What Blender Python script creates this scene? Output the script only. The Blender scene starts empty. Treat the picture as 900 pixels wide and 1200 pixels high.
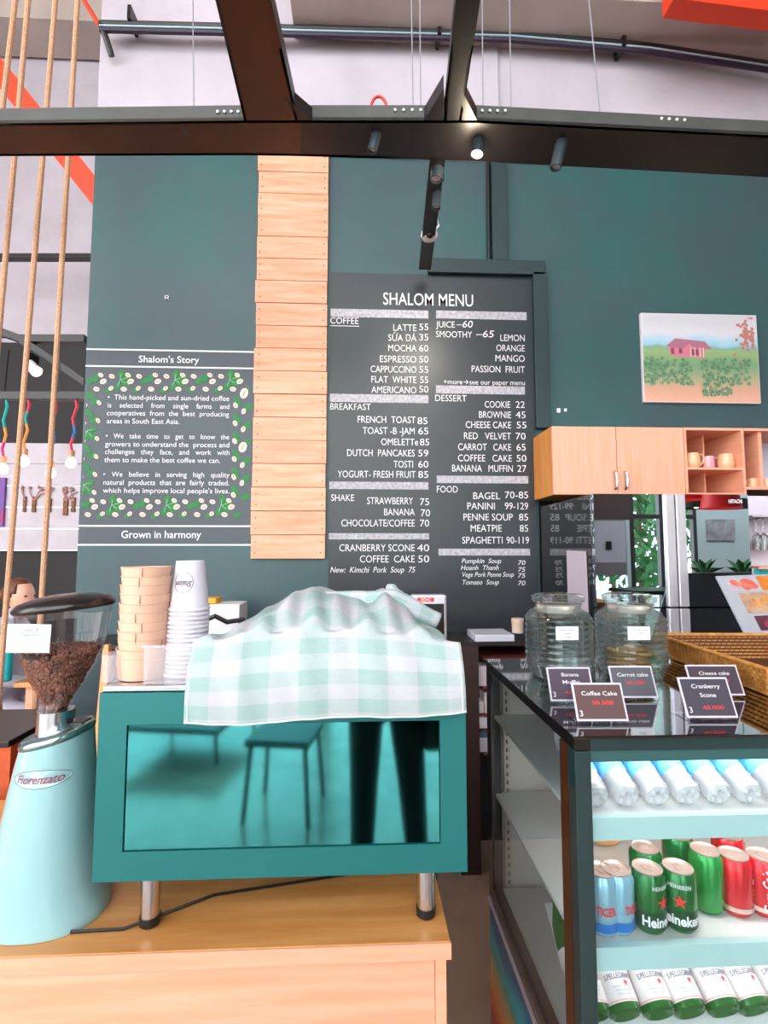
import bpy, bmesh, math, random
from mathutils import Vector, Matrix, Euler
random.seed(7)
PI = math.pi
S = bpy.context.scene
C = S.collection
# ------------------------------------------------------------------ camera
F = 600.0
EYE = Vector((0, 0, 1.55))
PITCH = math.atan(45/600); YAW = math.radians(2.6)
RM = (Matrix.Rotation(-YAW, 3, 'Z') @ Matrix.Rotation(PI/2+PITCH, 3, 'X'))
cam_d = bpy.data.cameras.new('camera'); cam = bpy.data.objects.new('camera', cam_d); C.objects.link(cam)
cam.location = EYE; cam.rotation_euler = RM.to_euler()
cam_d.sensor_fit = 'VERTICAL'; cam_d.sensor_height = 36; cam_d.lens = 36*F/1200
cam_d.clip_start = 0.02; cam_d.clip_end = 200
S.camera = cam
# ------------------------------------------------------------------ light, exposure
S.view_settings.view_transform = 'Standard'; S.view_settings.look = 'None'
S.view_settings.gamma = 1; S.view_settings.use_curve_mapping = False
S.view_settings.exposure = -0.1
w = bpy.data.worlds.new('sky'); S.world = w; w.use_nodes = True
nt = w.node_tree; bg = nt.nodes['Background']
tc = nt.nodes.new('ShaderNodeTexCoord'); sp = nt.nodes.new('ShaderNodeSeparateXYZ'); rp = nt.nodes.new('ShaderNodeValToRGB')
nt.links.new(tc.outputs['Generated'], sp.inputs[0]); nt.links.new(sp.outputs['Z'], rp.inputs[0]); nt.links.new(rp.outputs[0], bg.inputs[0])
rp.color_ramp.elements[0].color = (1, .95, .96, 1); rp.color_ramp.elements[1].color = (.94, .93, .97, 1)
bg.inputs[1].default_value = 7.6
def area(name, loc, rot, sx, sy, e, col=(1, .97, .98)):
    l = bpy.data.lights.new(name, 'AREA'); l.shape = 'RECTANGLE'; l.size = sx; l.size_y = sy; l.energy = e; l.color = col
    o = bpy.data.objects.new(name, l); C.objects.link(o); o.location = loc; o.rotation_euler = rot; return o
#area('daylight_front_window', (0.5, -3.8, 3.6), (math.radians(78), 0, 0), 11, 6, 500)
#area('daylight_side_window', (-7.6, 2.0, 3.6), (math.radians(90), 0, math.radians(-90)), 8, 6, 170)
S.cycles.use_denoising = True
S.cycles.max_bounces = 10; S.cycles.transparent_max_bounces = 24; S.cycles.transmission_bounces = 10
S.cycles.sample_clamp_indirect = 6; S.cycles.caustics_reflective = False; S.cycles.caustics_refractive = False

# ------------------------------------------------------------------ helpers
def P(px, py, Y):            # where the sight line of a measured point meets the depth plane Y
    d = RM @ Vector(((px-450)/F, -(py-600)/F, -1)); return EYE + d*(Y/d.y)
def PZ(px, py, Z):
    d = RM @ Vector(((px-450)/F, -(py-600)/F, -1)); return EYE + d*((Z-EYE.z)/d.z)
def MIR(px, py, Ym, Yt):     # thing behind us seen in a mirror standing at Ym
    p = P(px, py, 2*Ym-Yt); return Vector((p.x, Yt, p.z))
def lin(c):
    return tuple(((v/255)/12.92 if v/255 <= .04045 else ((v/255+.055)/1.055)**2.4) for v in c)+(1,)
OFF = {}
class MB:
    def __init__(s): s.bm = bmesh.new(); s.uv = None
    def box(s, x0, x1, y0, y1, z0, z1, M=None):
        v = [s.bm.verts.new((M @ Vector(c)) if M else c) for c in ((x0,y0,z0),(x1,y0,z0),(x1,y1,z0),(x0,y1,z0),(x0,y0,z1),(x1,y0,z1),(x1,y1,z1),(x0,y1,z1))]
        for f in ((0,3,2,1),(4,5,6,7),(0,1,5,4),(1,2,6,5),(2,3,7,6),(3,0,4,7)): s.bm.faces.new([v[i] for i in f])
        return s
    def tube(s, pts, r, n=8, cap=True):
        pts = [Vector(p) for p in pts]; rings = []
        up = None
        for i, p in enumerate(pts):
            t = (pts[min(i+1, len(pts)-1)]-pts[max(i-1, 0)]).normalized()
            if up is None: up = t.orthogonal().normalized()
            up = (up - t*up.dot(t)).normalized(); b = t.cross(up)
            rr = r[i] if isinstance(r, (list, tuple)) else r
            rings.append([s.bm.verts.new(p+(up*math.cos(2*PI*k/n)+b*math.sin(2*PI*k/n))*rr) for k in range(n)])
        for a, b_ in zip(rings, rings[1:]):
            for k in range(n): s.bm.faces.new((a[k], a[(k+1)%n], b_[(k+1)%n], b_[k]))
        if cap: s.bm.faces.new(rings[0][::-1]); s.bm.faces.new(rings[-1])
        return s
    def lathe(s, prof, c=(0,0,0), n=24, M=None, capb=True, capt=True, sq=0, ex=1, ey=1):
        c = Vector(c); rings = []
        for r, z in prof:
            ring = []
            for k in range(n):
                a = 2*PI*(k+.5)/n; q = 1
                if sq: q = 1/((abs(math.cos(a))**sq+abs(math.sin(a))**sq)**(1/sq))
                p = c+Vector((r*q*ex*math.cos(a), r*q*ey*math.sin(a), z))
                ring.append(s.bm.verts.new(M @ p if M else p))
            rings.append(ring)
        for a, b in zip(rings, rings[1:]):
            for k in range(n): s.bm.faces.new((a[k], a[(k+1)%n], b[(k+1)%n], b[k]))
        if capb and prof[0][0] > 1e-5: s.bm.faces.new(rings[0][::-1])
        if capt and prof[-1][0] > 1e-5: s.bm.faces.new(rings[-1])
        return s
    def prism(s, poly, d, M=None):      # poly list of 3-D points, extruded by vector d
        d = Vector(d); a = [Vector(p) for p in poly]; b = [p+d for p in a]
        if M: a = [M @ p for p in a]; b = [M @ p for p in b]
        va = [s.bm.verts.new(p) for p in a]; vb = [s.bm.verts.new(p) for p in b]
        s.bm.faces.new(va[::-1]); s.bm.faces.new(vb)
        for i in range(len(a)):
            j = (i+1) % len(a); s.bm.faces.new((va[i], va[j], vb[j], vb[i]))
        return s
    def ball(s, c, r, n=10, m=7, sc=(1,1,1), M=None):
        c = Vector(c); rings = []
        for i in range(1, m):
            t = PI*i/m
            rings.append([s.bm.verts.new((M @ q) if M else q) for q in [c+Vector((r*sc[0]*math.sin(t)*math.cos(2*PI*k/n), r*sc[1]*math.sin(t)*math.sin(2*PI*k/n), -r*sc[2]*math.cos(t))) for k in range(n)]])
        lo = c-Vector((0,0,r*sc[2])); hi = c+Vector((0,0,r*sc[2]))
        lo = s.bm.verts.new(M @ lo if M else lo); hi = s.bm.verts.new(M @ hi if M else hi)
        for a, b in zip(rings, rings[1:]):
            for k in range(n): s.bm.faces.new((a[k], a[(k+1)%n], b[(k+1)%n], b[k]))
        for k in range(n):
            s.bm.faces.new((lo, rings[0][(k+1)%n], rings[0][k])); s.bm.faces.new((hi, rings[-1][k], rings[-1][(k+1)%n]))
        return s
    def poly(s, pts):
        s.bm.faces.new([s.bm.verts.new(p) for p in pts]); return s
    def grid(s, fn, nu, nv, uvs=1.0):
        s.uv = s.bm.loops.layers.uv.new('UVMap') if s.uv is None else s.uv
        V = [[s.bm.verts.new(fn(i/nu, j/nv)) for j in range(nv+1)] for i in range(nu+1)]
        for i in range(nu):
            for j in range(nv):
                f = s.bm.faces.new((V[i][j], V[i+1][j], V[i+1][j+1], V[i][j+1]))
                for l, (a, b) in zip(f.loops, ((i,j),(i+1,j),(i+1,j+1),(i,j+1))): l[s.uv].uv = (a/nu, b/nv)
        return s
    def merge(s, me, fn):      # add an existing mesh through a mapping
        vs = [s.bm.verts.new(fn(v.co)) for v in me.vertices]
        for p in me.polygons:
            try: s.bm.faces.new([vs[i] for i in p.vertices])
            except ValueError: pass
        return s
    def build(s, name, m, parent=None, smooth=None, bevel=0, keep=False, shadeless=False, nocalc=False):
        if not nocalc: bmesh.ops.recalc_face_normals(s.bm, faces=s.bm.faces)
        off = OFF.get(parent.name, Vector((0,0,0))) if parent else None
        if parent is None:
            off = Vector((0,0,0))
            if not keep and len(s.bm.verts):
                xs = [v.co for v in s.bm.verts]
                off = Vector((sum(v.x for v in xs)/len(xs), sum(v.y for v in xs)/len(xs), min(v.z for v in xs)))
        if off.length: bmesh.ops.translate(s.bm, verts=s.bm.verts, vec=-off)
        me = bpy.data.meshes.new(name); s.bm.to_mesh(me); s.bm.free(); me.materials.append(m)
        o = bpy.data.objects.new(name, me); C.objects.link(o)
        if parent: o.parent = parent
        else: o.location = off
        OFF[o.name] = off
        if smooth is None: smooth = 35
        if smooth:
            me.shade_smooth()
            try: me.set_sharp_from_angle(angle=math.radians(smooth))
            except Exception: pass
        if bevel:
            b = o.modifiers.new('bevel', 'BEVEL'); b.width = bevel; b.segments = 2; b.limit_method = 'ANGLE'; b.angle_limit = math.radians(40)
        return o
def thing(name, label, cat, loc=(0,0,0), group=None, rz=0):
    o = bpy.data.objects.new(name, None); C.objects.link(o); o.location = loc; o.empty_display_size = .05
    o['label'] = label; o['category'] = cat; o.rotation_euler.z = rz
    if group: o['group'] = group
    OFF[o.name] = Vector(loc); return o
def tag(o, label=None, cat=None, group=None, kind=None):
    if label: o['label'] = label
    if cat: o['category'] = cat
    if group: o['group'] = group
    if kind: o['kind'] = kind
    return o
def struct(o): o['kind'] = 'structure'; return o
def stuff(o): o['kind'] = 'stuff'; return o
def dup(root, loc, label, rot=None, group=None):
    r = root.copy(); C.objects.link(r); r.location = loc; r['label'] = label
    if rot is not None: r.rotation_euler = rot
    if group: r['group'] = group
    for ch in list(root.children):
        c = ch.copy(); C.objects.link(c); c.parent = r
        for g in list(ch.children):
            d = g.copy(); C.objects.link(d); d.parent = c
    return r
# text -> flat mesh (x,y), cached
TXT = {}
def text_mesh(s, bold=0.0, shear=0.0, space=1.0):
    key = (s, bold, shear, space)
    if key not in TXT:
        cu = bpy.data.curves.new('lettering_curve', 'FONT'); cu.body = s; cu.size = 1; cu.offset = bold; cu.shear = shear; cu.space_character = space
        cu.resolution_u = 3; cu.fill_mode = 'FRONT'
        o = bpy.data.objects.new('lettering_curve', cu); C.objects.link(o)
        dg = bpy.context.evaluated_depsgraph_get(); me = bpy.data.meshes.new_from_object(o.evaluated_get(dg))
        bpy.data.objects.remove(o); bpy.data.curves.remove(cu)
        me.name = 'lettering'
        TXT[key] = (me, min([v.co.x for v in me.vertices] or [0]), max([v.co.x for v in me.vertices] or [0]))
    return TXT[key]
CAP = .73
def put_text(mb, s, fn, h, align='L', width=None, bold=0.0, shear=0.0, space=1.0):
    """fn maps (x, y) in metres from the anchor to a point; h is capital height"""
    me, x0, x1 = text_mesh(s, bold, shear, space)
    k = h/CAP; kx = k if width is None else width/(x1-x0)
    a = {'L': x0, 'R': x1, 'C': (x0+x1)/2}[align]
    mb.merge(me, lambda v: fn((v.x-a)*kx, v.y*k))
# ------------------------------------------------------------------ materials
def mat(name, col, rough=.5, metal=0, var=0, scale=8, bump=0, bscale=60, spec=.5, coat=0, stretch=None, col2=None, emit=0, alpha=1, rnd=0, trans=0):
    m = bpy.data.materials.new(name); m.use_nodes = True; n = m.node_tree.nodes; L = m.node_tree.links
    b = n['Principled BSDF']; c = lin(col) if max(col) > 1 else tuple(col)+(1,)
    b.inputs['Base Color'].default_value = c; b.inputs['Roughness'].default_value = rough; b.inputs['Metallic'].default_value = metal
    b.inputs['Specular IOR Level'].default_value = spec; b.inputs['Coat Weight'].default_value = coat; b.inputs['Coat Roughness'].default_value = .05
    if trans: b.inputs['Transmission Weight'].default_value = trans
    if alpha < 1: b.inputs['Alpha'].default_value = alpha
    if emit: b.inputs['Emission Color'].default_value = c; b.inputs['Emission Strength'].default_value = emit
    out = None
    if var or col2 or bump or rnd:
        t = n.new('ShaderNodeTexCoord'); mp = n.new('ShaderNodeMapping'); L.new(t.outputs['Object'], mp.inputs[0])
        if stretch: mp.inputs['Scale'].default_value = stretch
    if rnd:
        oi = n.new('ShaderNodeObjectInfo'); cm = n.new('ShaderNodeVectorMath'); cm.operation = 'SCALE'; L.new(oi.outputs['Random'], cm.inputs['Scale']); cm.inputs[0].default_value = (37, 11, 23)
        L.new(cm.outputs[0], mp.inputs['Location'])
    if var or col2:
        tx = n.new('ShaderNodeTexNoise'); tx.inputs['Scale'].default_value = scale; tx.inputs['Detail'].default_value = 5; tx.inputs['Roughness'].default_value = .6
        L.new(mp.outputs[0], tx.inputs[0]); r = n.new('ShaderNodeValToRGB'); L.new(tx.outputs[0], r.inputs[0])
        c2 = (lin(col2) if max(col2) > 1 else tuple(col2)+(1,)) if col2 else tuple(v*(1-var) for v in c[:3])+(1,)
        r.color_ramp.elements[0].position = .35; r.color_ramp.elements[1].position = .65
        r.color_ramp.elements[0].color = c2; r.color_ramp.elements[1].color = c; out = r.outputs[0]
    if rnd:
        hs = n.new('ShaderNodeHueSaturation'); mr = n.new('ShaderNodeMapRange'); L.new(oi.outputs['Random'], mr.inputs[0]); mr.inputs[3].default_value = 1-rnd; mr.inputs[4].default_value = 1+rnd*.5
        L.new(mr.outputs[0], hs.inputs['Value'])
        if out: L.new(out, hs.inputs['Color'])
        else: hs.inputs['Color'].default_value = c
        out = hs.outputs[0]
    if out: L.new(out, b.inputs['Base Color'])
    if bump:
        tb = n.new('ShaderNodeTexNoise'); tb.inputs['Scale'].default_value = bscale; tb.inputs['Detail'].default_value = 4; L.new(mp.outputs[0], tb.inputs[0])
        bp = n.new('ShaderNodeBump'); bp.inputs['Strength'].default_value = bump; bp.inputs['Distance'].default_value = .01; L.new(tb.outputs[0], bp.inputs['Height']); L.new(bp.outputs[0], b.inputs['Normal'])
    return m
def pane_mat(name, tint=(.92, .96, .96), refl=1.0):      # thin clear sheet: see-through plus Fresnel reflection
    m = bpy.data.materials.new(name); m.use_nodes = True; n = m.node_tree.nodes; L = m.node_tree.links
    n.remove(n['Principled BSDF']); tr = n.new('ShaderNodeBsdfTransparent'); tr.inputs[0].default_value = tint+(1,)
    g = n.new('ShaderNodeBsdfGlossy'); g.inputs['Roughness'].default_value = .02; g.inputs[0].default_value = (refl, refl, refl, 1)
    fr = n.new('ShaderNodeFresnel'); ge = n.new('ShaderNodeNewGeometry'); mr = n.new('ShaderNodeMapRange'); mr.inputs[3].default_value = 1.4; mr.inputs[4].default_value = 1/1.4
    L.new(ge.outputs['Backfacing'], mr.inputs[0]); L.new(mr.outputs[0], fr.inputs[0]); mx = n.new('ShaderNodeMixShader')
    L.new(fr.outputs[0], mx.inputs[0]); L.new(tr.outputs[0], mx.inputs[1]); L.new(g.outputs[0], mx.inputs[2]); L.new(mx.outputs[0], n['Material Output'].inputs[0]); return m
def emis(name, col, s):
    m = bpy.data.materials.new(name); m.use_nodes = True; n = m.node_tree.nodes; n.remove(n['Principled BSDF'])
    e = n.new('ShaderNodeEmission'); e.inputs[0].default_value = lin(col); e.inputs[1].default_value = s; m.node_tree.links.new(e.outputs[0], n['Material Output'].inputs[0]); return m
M_concrete = mat('pale_concrete', (198,188,198), .85, var=.14, scale=2.2, bump=.25, bscale=14)
M_concrete2 = mat('beige_concrete', (196,180,172), .85, var=.2, scale=1.5, bump=.2, bscale=10)
M_wall = mat('dark_teal_paint', (38,86,86), .42, col2=(58,74,82), scale=1.1, bump=.05, bscale=200)
M_board = mat('chalkboard_paint', (36,46,51), .36, col2=(40,41,47), scale=1.3, bump=.04, bscale=120)
M_steel_dark = mat('black_painted_steel', (26,22,22), .38, var=.2, scale=5, bump=.03)
M_steel_grey = mat('grey_primer_steel', (84,84,82), .5, metal=.3, var=.2, scale=6)
M_dot = mat('bright_bolt_holes', (220,225,225), .6)
M_wood = mat('pale_ply', (240,174,148), .45, col2=(230,160,124), scale=3, stretch=(1.2,1.2,14), bump=.03)
M_woodv = mat('pale_ply_upright', (242,178,154), .45, col2=(230,164,130), scale=3, stretch=(16,16,1.0), bump=.02)
M_woodh = mat('counter_laminate', (240,172,144), .4, col2=(230,156,124), scale=2.6, stretch=(1,1,16), bump=.02)
M_woodtop = mat('counter_top_wood', (222,160,96), .32, col2=(200,134,72), scale=3, stretch=(1,9,9))
M_plank = mat('pine_plank', (244,180,150), .55, col2=(228,150,114), scale=2.2, stretch=(1.2,1,16), bump=.05, rnd=.10)
M_woodin = mat('orange_ply_inside', (222,150,72), .5, col2=(206,130,56), scale=3, stretch=(9,9,1))
M_red = mat('red_oxide_steel', (238,62,22), .5, var=.1, scale=3)
M_chalk = mat('white_chalk_paint', (232,228,234), .7)
M_chalkbar = mat('grey_chalk_bar', (196,192,200), .8, col2=(150,148,156), scale=60)
M_rope = mat('jute_rope', (216,166,132), .85, var=.3, scale=120, stretch=(1,1,1), bump=.4, bscale=200)
M_teal = mat('teal_metallic_paint', (26,108,108), .42, metal=.25, bump=.05, bscale=400)
M_tealglass = mat('teal_mirror_glass', (84,180,184), .05, metal=1.0)
M_chrome = mat('brushed_steel', (206,206,210), .22, metal=1)
M_mint = mat('pale_mint_enamel', (146,188,192), .28, coat=.6, var=.03)
M_blackpl = mat('black_plastic', (24,22,22), .3)
M_black = mat('matt_black', (16,15,16), .6)
M_white = mat('white_plastic', (238,236,240), .4)
M_paper = mat('white_paper', (236,240,242), .7)
M_kraft = mat('kraft_paper', (232,186,160), .7, var=.08, scale=12, rnd=.05)
M_cup = mat('white_cup_paper', (216,210,220), .5)
M_ink = mat('dark_ink', (60,40,44), .6)
M_frblack = mat('glossy_black_frame', (22,20,20), .18, coat=.5)
M_frteal = mat('dark_teal_gloss_frame', (30,52,54), .25, coat=.4)
M_topglass = mat('black_glass_top', (10,11,11), .03, spec=1.0, coat=1)
M_mirror = mat('glossy_black_door_mirror', (208,224,228), .01, metal=1.0)
M_sideblack = mat('glossy_black_side', (8,8,9), .06, spec=.9, coat=.6)
M_inner = mat('white_cooler_lining', (232,224,222), .5)
M_shelf = mat('frosted_shelf', (222,222,222), .25)
M_pane = pane_mat('clear_glass_pane')
M_panejar = mat('jar_glass', (.93,.97,.96), .02, trans=1, spec=.5)
M_pet = pane_mat('clear_plastic', (.90,.93,.97))
M_glassbowl = pane_mat('clear_hopper_plastic', (.93,.90,.90), 1)
M_beancore = mat('dark_bean_gaps', (40,22,16), .7)
M_bean = mat('roasted_coffee', (140,90,72), .3, col2=(84,48,38), scale=40, rnd=.2)
M_cardbr = mat('brown_card', (88,60,60), .6)
M_cardwhite = mat('acrylic_white_edge', (232,226,236), .3, alpha=.75)
M_acryl = pane_mat('acrylic', (.9,.9,.93))
M_redink = mat('red_ink', (230,50,52), .6)
M_floor = mat('polished_floor', (182,156,138), .2, var=.5, scale=1.6)
M_leaf = mat('leaf_green', (60,130,60), .6, col2=(30,84,40), scale=6)
M_green_print = mat('green_print', (14,122,48), .6)
M_bean_print = mat('pink_bean_print', (244,206,190), .6)
M_skin = mat('skin', (228,168,142), .5)
M_hair = mat('brown_hair', (110,58,30), .5, var=.4, scale=30, stretch=(1,1,4))
M_shirt = mat('grey_lilac_shirt', (176,172,188), .8)
M_trouser = mat('black_trousers', (14,16,18), .85)
M_darkwall = mat('charcoal_wall', (40,38,40), .7, var=.2, scale=2)
M_bulb = emis('warm_bulb_light', (255,226,190), 14)
M_led = emis('cool_white_led', (255,246,240), 4)
M_spotlens = emis('spot_lens_light', (255,232,190), 60)

def jar_mat():
    m = pane_mat('jar_wall_glass', (.90,.95,.94)); n = m.node_tree.nodes; L = m.node_tree.links
    mx0 = [x for x in n if x.type == 'MIX_SHADER'][0]; g = n.new('ShaderNodeBsdfGlass'); g.inputs['IOR'].default_value = 1.4; g.inputs['Roughness'].default_value = .02; g.inputs[0].default_value = (.95,.98,.97,1)
    mx = n.new('ShaderNodeMixShader'); mx.inputs[0].default_value = .28; L.new(mx0.outputs[0], mx.inputs[1]); L.new(g.outputs[0], mx.inputs[2]); L.new(mx.outputs[0], n['Material Output'].inputs[0]); return m
M_jarwall = jar_mat()
# ------------------------------------------------------------------ room shell
WY = 2.9                                       # the dark menu wall
WX0 = P(100, 440, WY).x
zt = P(600, 189, WY).z                         # top of painted part
struct(MB().box(-9, 8, -4.6, 9, -.1, 0).build('floor', M_floor, smooth=0))
struct(MB().box(WX0, 7.5, WY, WY+.16, 0, zt).build('wall_back', M_wall, smooth=0))
ZL = P(600, 14, WY).z
struct(MB().box(WX0, 7.5, WY+.002, WY+.16, zt, 7.8).build('wall_upper', M_concrete, smooth=0))
struct(MB().box(WX0-.01, 7.5, WY-.02, WY, zt-.012, zt+.012).build('trim_1', M_white, smooth=0))
struct(MB().box(-9, 8, 5.9, 6.1, P(50,520,5.9).z, 7.8).build('wall_far', M_concrete, smooth=0))
struct(MB().box(-9, 8, 5.88, 6.1, 0, P(50,645,5.88).z).build('wall_far_lower', M_darkwall, smooth=0))
struct(MB().box(-9, 8, 5.86, 6.1, P(50,520,5.86).z, P(50,402,5.86).z).build('wall_far_dark_band', M_darkwall, smooth=0))
struct(MB().box(7.5, 7.6, -4.6, 9, 0, 7.8).build('wall_right', M_concrete, smooth=0))
struct(MB().box(-9.1, -9, -.5, 6.1, 0, 7.8).build('wall_left', M_concrete, smooth=0))
struct(MB().box(-9, 8, -4.6, 6.1, 7.8, 7.9).build('ceiling', M_concrete2, smooth=0))
struct(MB().box(-7.9, WX0, 5.4, 5.86, P(50,22,5.4).z, P(50,-30,5.4).z).build('trim_2', M_concrete2, smooth=0))
struct(MB().box(WX0+1.15, 7.5, WY-.30, WY, P(600,-6,WY-.3).z, P(600,-6,WY-.3).z+.5).build('trim_3', M_concrete2, smooth=0))

# white panelling on the far wall: separate boards
pan = thing('wall_panelling', 'whitewashed board panelling between the dark bands of the far wall', 'panelling', (-4.6, 5.85, P(50,645,5.85).z))
z0 = P(50,645,5.85).z; z1 = P(50,520,5.85).z
M_panel = mat('whitewashed_board', (212,202,212), .7, var=.12, scale=5, bump=.15, bscale=20)
for k in range(5):
    MB().box(-8.8, -1.2, 5.80, 5.86, z0+(z1-z0)*k/5+.004, z0+(z1-z0)*(k+1)/5-.004).build('board', M_panel, pan, smooth=0, bevel=.004)

# ------------------------------------------------------------------ plank column
pc = thing('plank_column', 'column of horizontal pine planks between the story sign and the menu', 'wood cladding', (P(340,655,WY).x, WY, P(340,655,WY).z))
xl, xr = P(299,420,WY-.03).x, P(383,420,WY-.03).x
zb, zt2 = P(340,655,WY-.03).z, P(340,176,WY-.03).z
n = 18
for k in range(n):
    a = zb+(zt2-zb)*k/n; b = zb+(zt2-zb)*(k+1)/n; j = random.uniform(-.008, .004)
    MB().box(xl+j, xr+random.uniform(-.002,.003), WY-.032+random.uniform(-.004,.004), WY-.003, a+.0015, b-.0015).build('plank', M_plank, pc, smooth=0, bevel=.002)
nm = MB()
for k in range(n):
    for sx in (xl+.02, xr-.02):
        for q in (.25, .7):
            nm.lathe([(.0035,-.002),(.0035,0)], n=6, M=Matrix.Translation((sx+random.uniform(-.004,.004), WY-.037, zb+(zt2-zb)*(k+q)/n)) @ Matrix.Rotation(PI/2, 4, 'X'))
stuff(nm.build('nail', M_ink, pc, smooth=0))

# ------------------------------------------------------------------ menu board
BY = WY-.012
bx0, bx1 = P(386,500,BY).x, P(627,500,BY).x; bz0, bz1 = P(500,742,BY).z, P(450,320.5,BY).z
mbd = thing('menu_board', 'tall black chalkboard menu with white hand lettering between the planks and the casing', 'menu board', ((bx0+bx1)/2, WY, bz0))
MB().box(bx0, bx1, BY, WY-.001, bz0, bz1).build('board', M_board, mbd, smooth=0)
MB().box(bx0, bx1+.02, BY-.014, BY, bz0-.014, bz0+.006).build('ledge', M_steel_grey, mbd, smooth=0)
TY = BY-.003
def wt(mb, s, px, py, h, align='L', w=None, bold=.0, Y=None, shear=0, rot=0):
    Y = Y or TY; p = P(px, py, Y); k = Y/F/ (math.cos(YAW)**2) * 1.0
    c, sn = math.cos(rot), math.sin(rot)
    put_text(mb, s, lambda x, y: Vector((p.x+x*c-y*sn, Y, p.z+x*sn+y*c)), h*k, align, None if w is None else w*k, bold, shear)
hd = MB(); wt(hd, 'SHALOM MENU', 502, 358, 16, 'C', 110, .004); hd.build('heading', M_chalk, mbd, smooth=0)
bars = [(383,502,364,371),(511,617,366,373),(384,502,463,471),(511,615,453,461),(384,502,565,573),(512,619,558,566),(384,503,625,632),(514,621,643,651)]
for a,b,c,d in bars:
    p, q = P(a,d,TY), P(b,c,TY)
    MB().box(max(p.x,bx0+.002), q.x, TY, TY+.003, p.z, q.z).build('divider_bar', M_chalkbar, mbd, smooth=0)
# (text, right edge, baseline, width)
L1 = [('LATTE',488,388,28),('SỮA ĐÁ',488,400,34),('MOCHA',488,412,34),('ESPRESSO',488,425,44),('CAPPUCCINO',488,437,55),('FLAT  WHITE',488,449,54),('AMERICANO',488,461,54),
 ('FRENCH  TOAST',487,496,69),('TOAST -B -JAM',486,509,62),('OMELETTe',490,522,44),('DUTCH  PANCAKES',486,535,80),('TOSTI',484,548,23),('YOGURT- FRESH FRUIT',487,560,92),
 ('STRAWBERRY',484,591,54),('BANANA',486,604,36),('CHOCOLATE/COFFEE',486,617,86),('CRANBERRY SCONE',486,646,88),('COFFEE  CAKE',486,659,64),
 ('55',502,387,11),('35',502,399,11),('60',502,412,11),('50',502,425,11),('55',502,437,11),('55',502,449,10),('50',502,460,11),
 ('85',501,497,12),('65',502,509,12),('85',503,522,11),('59',502,535,12),('60',502,548,12),('85',502,560,12),('75',503,592,11),('70',504,605,11),('70',503,617,11),('40',503,646,14),('50',503,659,13),
 ('LEMON',615,400,30),('ORANGE',615,412,35),('MANGO',615,424,36),('PASSION  FRUIT',615,437,65),
 ('COOKIE',598,478,31),('BROWNIE',599,490,39),('CHEESE CAKE',599,502,55),('RED   VELVET',599,515,57),('CARROT   CAKE',599,528,64),('COFFEE   CAKE',600,541,65),('BANANA   MUFFIN',601,553,73),
 ('22',615,478,11),('45',616,490,12),('55',617,502,12),('70',616,515,12),('65',616,528,11),('50',617,541,12),('27',617,553,11),
 ('BAGEL',586,585,32),('PANINI',580,597,33),('PENNE SOUP',601,610,59),('MEATPIE',588,623,37),('SPAGHETTI',589,637,48),
 ('70-85',619,584,28),('99-129',619,597,28),('85',619,610,11),('85',619,623,10),('90-119',620,637,27)]
tm = MB()
for s, x, y, wd in L1: wt(tm, s, x, y, 8.6, 'R', wd, -.002)
for s, x, y, wd in [('COFFEE',387,379,34),('BREAKFAST',387,480,48),('SHAKE',388,587,27),('DESSERT',510,470,38),('FOOD',512,577,25),('JUICE',511,383.5,23),('SMOOTHY',511,395,44)]: wt(tm, s, x, y, 8.2, 'L', wd, -.002)
wt(tm, '–60', 535, 383.5, 9, 'L', 20, .0, shear=.15); wt(tm, '–65', 558, 395, 9, 'L', 22, .0, shear=.15)
wt(tm, '+more→see our paper menu', 520, 450, 6.4, 'L', 99, -.002)
wt(tm, 'New:  Kimchi  Pork  Soup  75', 387, 671, 7, 'L', 99, .0, shear=.25)
for s, y, x, wd in [('Pumpkin  Soup',660,541,47),('Hoanh  Thanh',668,540,45),('Vege Pork Penne Soup',676,542,61),('Tomato  Soup',685,542,43)]: wt(tm, s, x, y, 5.8, 'L', wd, .0, shear=.25)
for s, y in [('70',662),('75',670),('75',677),('70',686)]: wt(tm, s, 607, y, 5.6, 'L', 9, .0, shear=.2)
p, q = P(387,382,TY), P(421,381,TY); tm.box(p.x, q.x, TY, TY+.001, p.z, p.z+.004)
tm.build('lettering', M_chalk, mbd, smooth=0)

# ------------------------------------------------------------------ story sign
SY = WY-.004
sx0, sx1 = WX0+.012, P(297,520,SY).x
ss = thing('story_sign', 'dark vinyl story sign with green leaf and coffee bean border left of the planks', 'sign', ((sx0+sx1)/2, WY, P(200,640,SY).z))
M_vinyl = mat('slate_vinyl', (62,70,78), .45)
MB().box(sx0, sx1, SY, WY-.0005, P(200,638,SY).z, P(200,411,SY).z).build('panel', M_vinyl, ss, smooth=0)
for y in (411, 430.5, 616.5, 638.5):
    z = P(200,y,SY).z; MB().box(WX0+.002, sx1, SY-.003, SY, z-.0045, z+.0045).build('line', M_chalk, ss, smooth=0)
tm = MB(); SYT = SY-.003
wt(tm, "Shalom's Story", 198, 425, 8.4, 'C', 70, .012, SYT); wt(tm, 'Grown in harmony', 189, 630.5, 8.8, 'C', 90, .012, SYT)
tm.build('heading', M_chalk, ss, smooth=0)
tm = MB()
story = [('•  This hand-picked and sun-dried coffee',126,266,468),('is    selected    from    single    farms    and',126,266,477.5),('cooperatives  from  the  best  producing',125,265.5,486.5),('areas in South East Asia.',125,208,496),
 ('•   We   take   time   to   get   to   know   the',124,265,513.5),('growers to understand the  process and',123,265,523),('challenges   they   face,   and   work   with',123,265,532),('them to make the best coffee we can.',122,254,541.5),
 ('•   We   believe   in   serving   high   quality',121,264.5,558.5),('natural  products  that  are  fairly  traded.',121,264,568),('which helps improve local people\'s lives.',120.5,264,577.5)]
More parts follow.
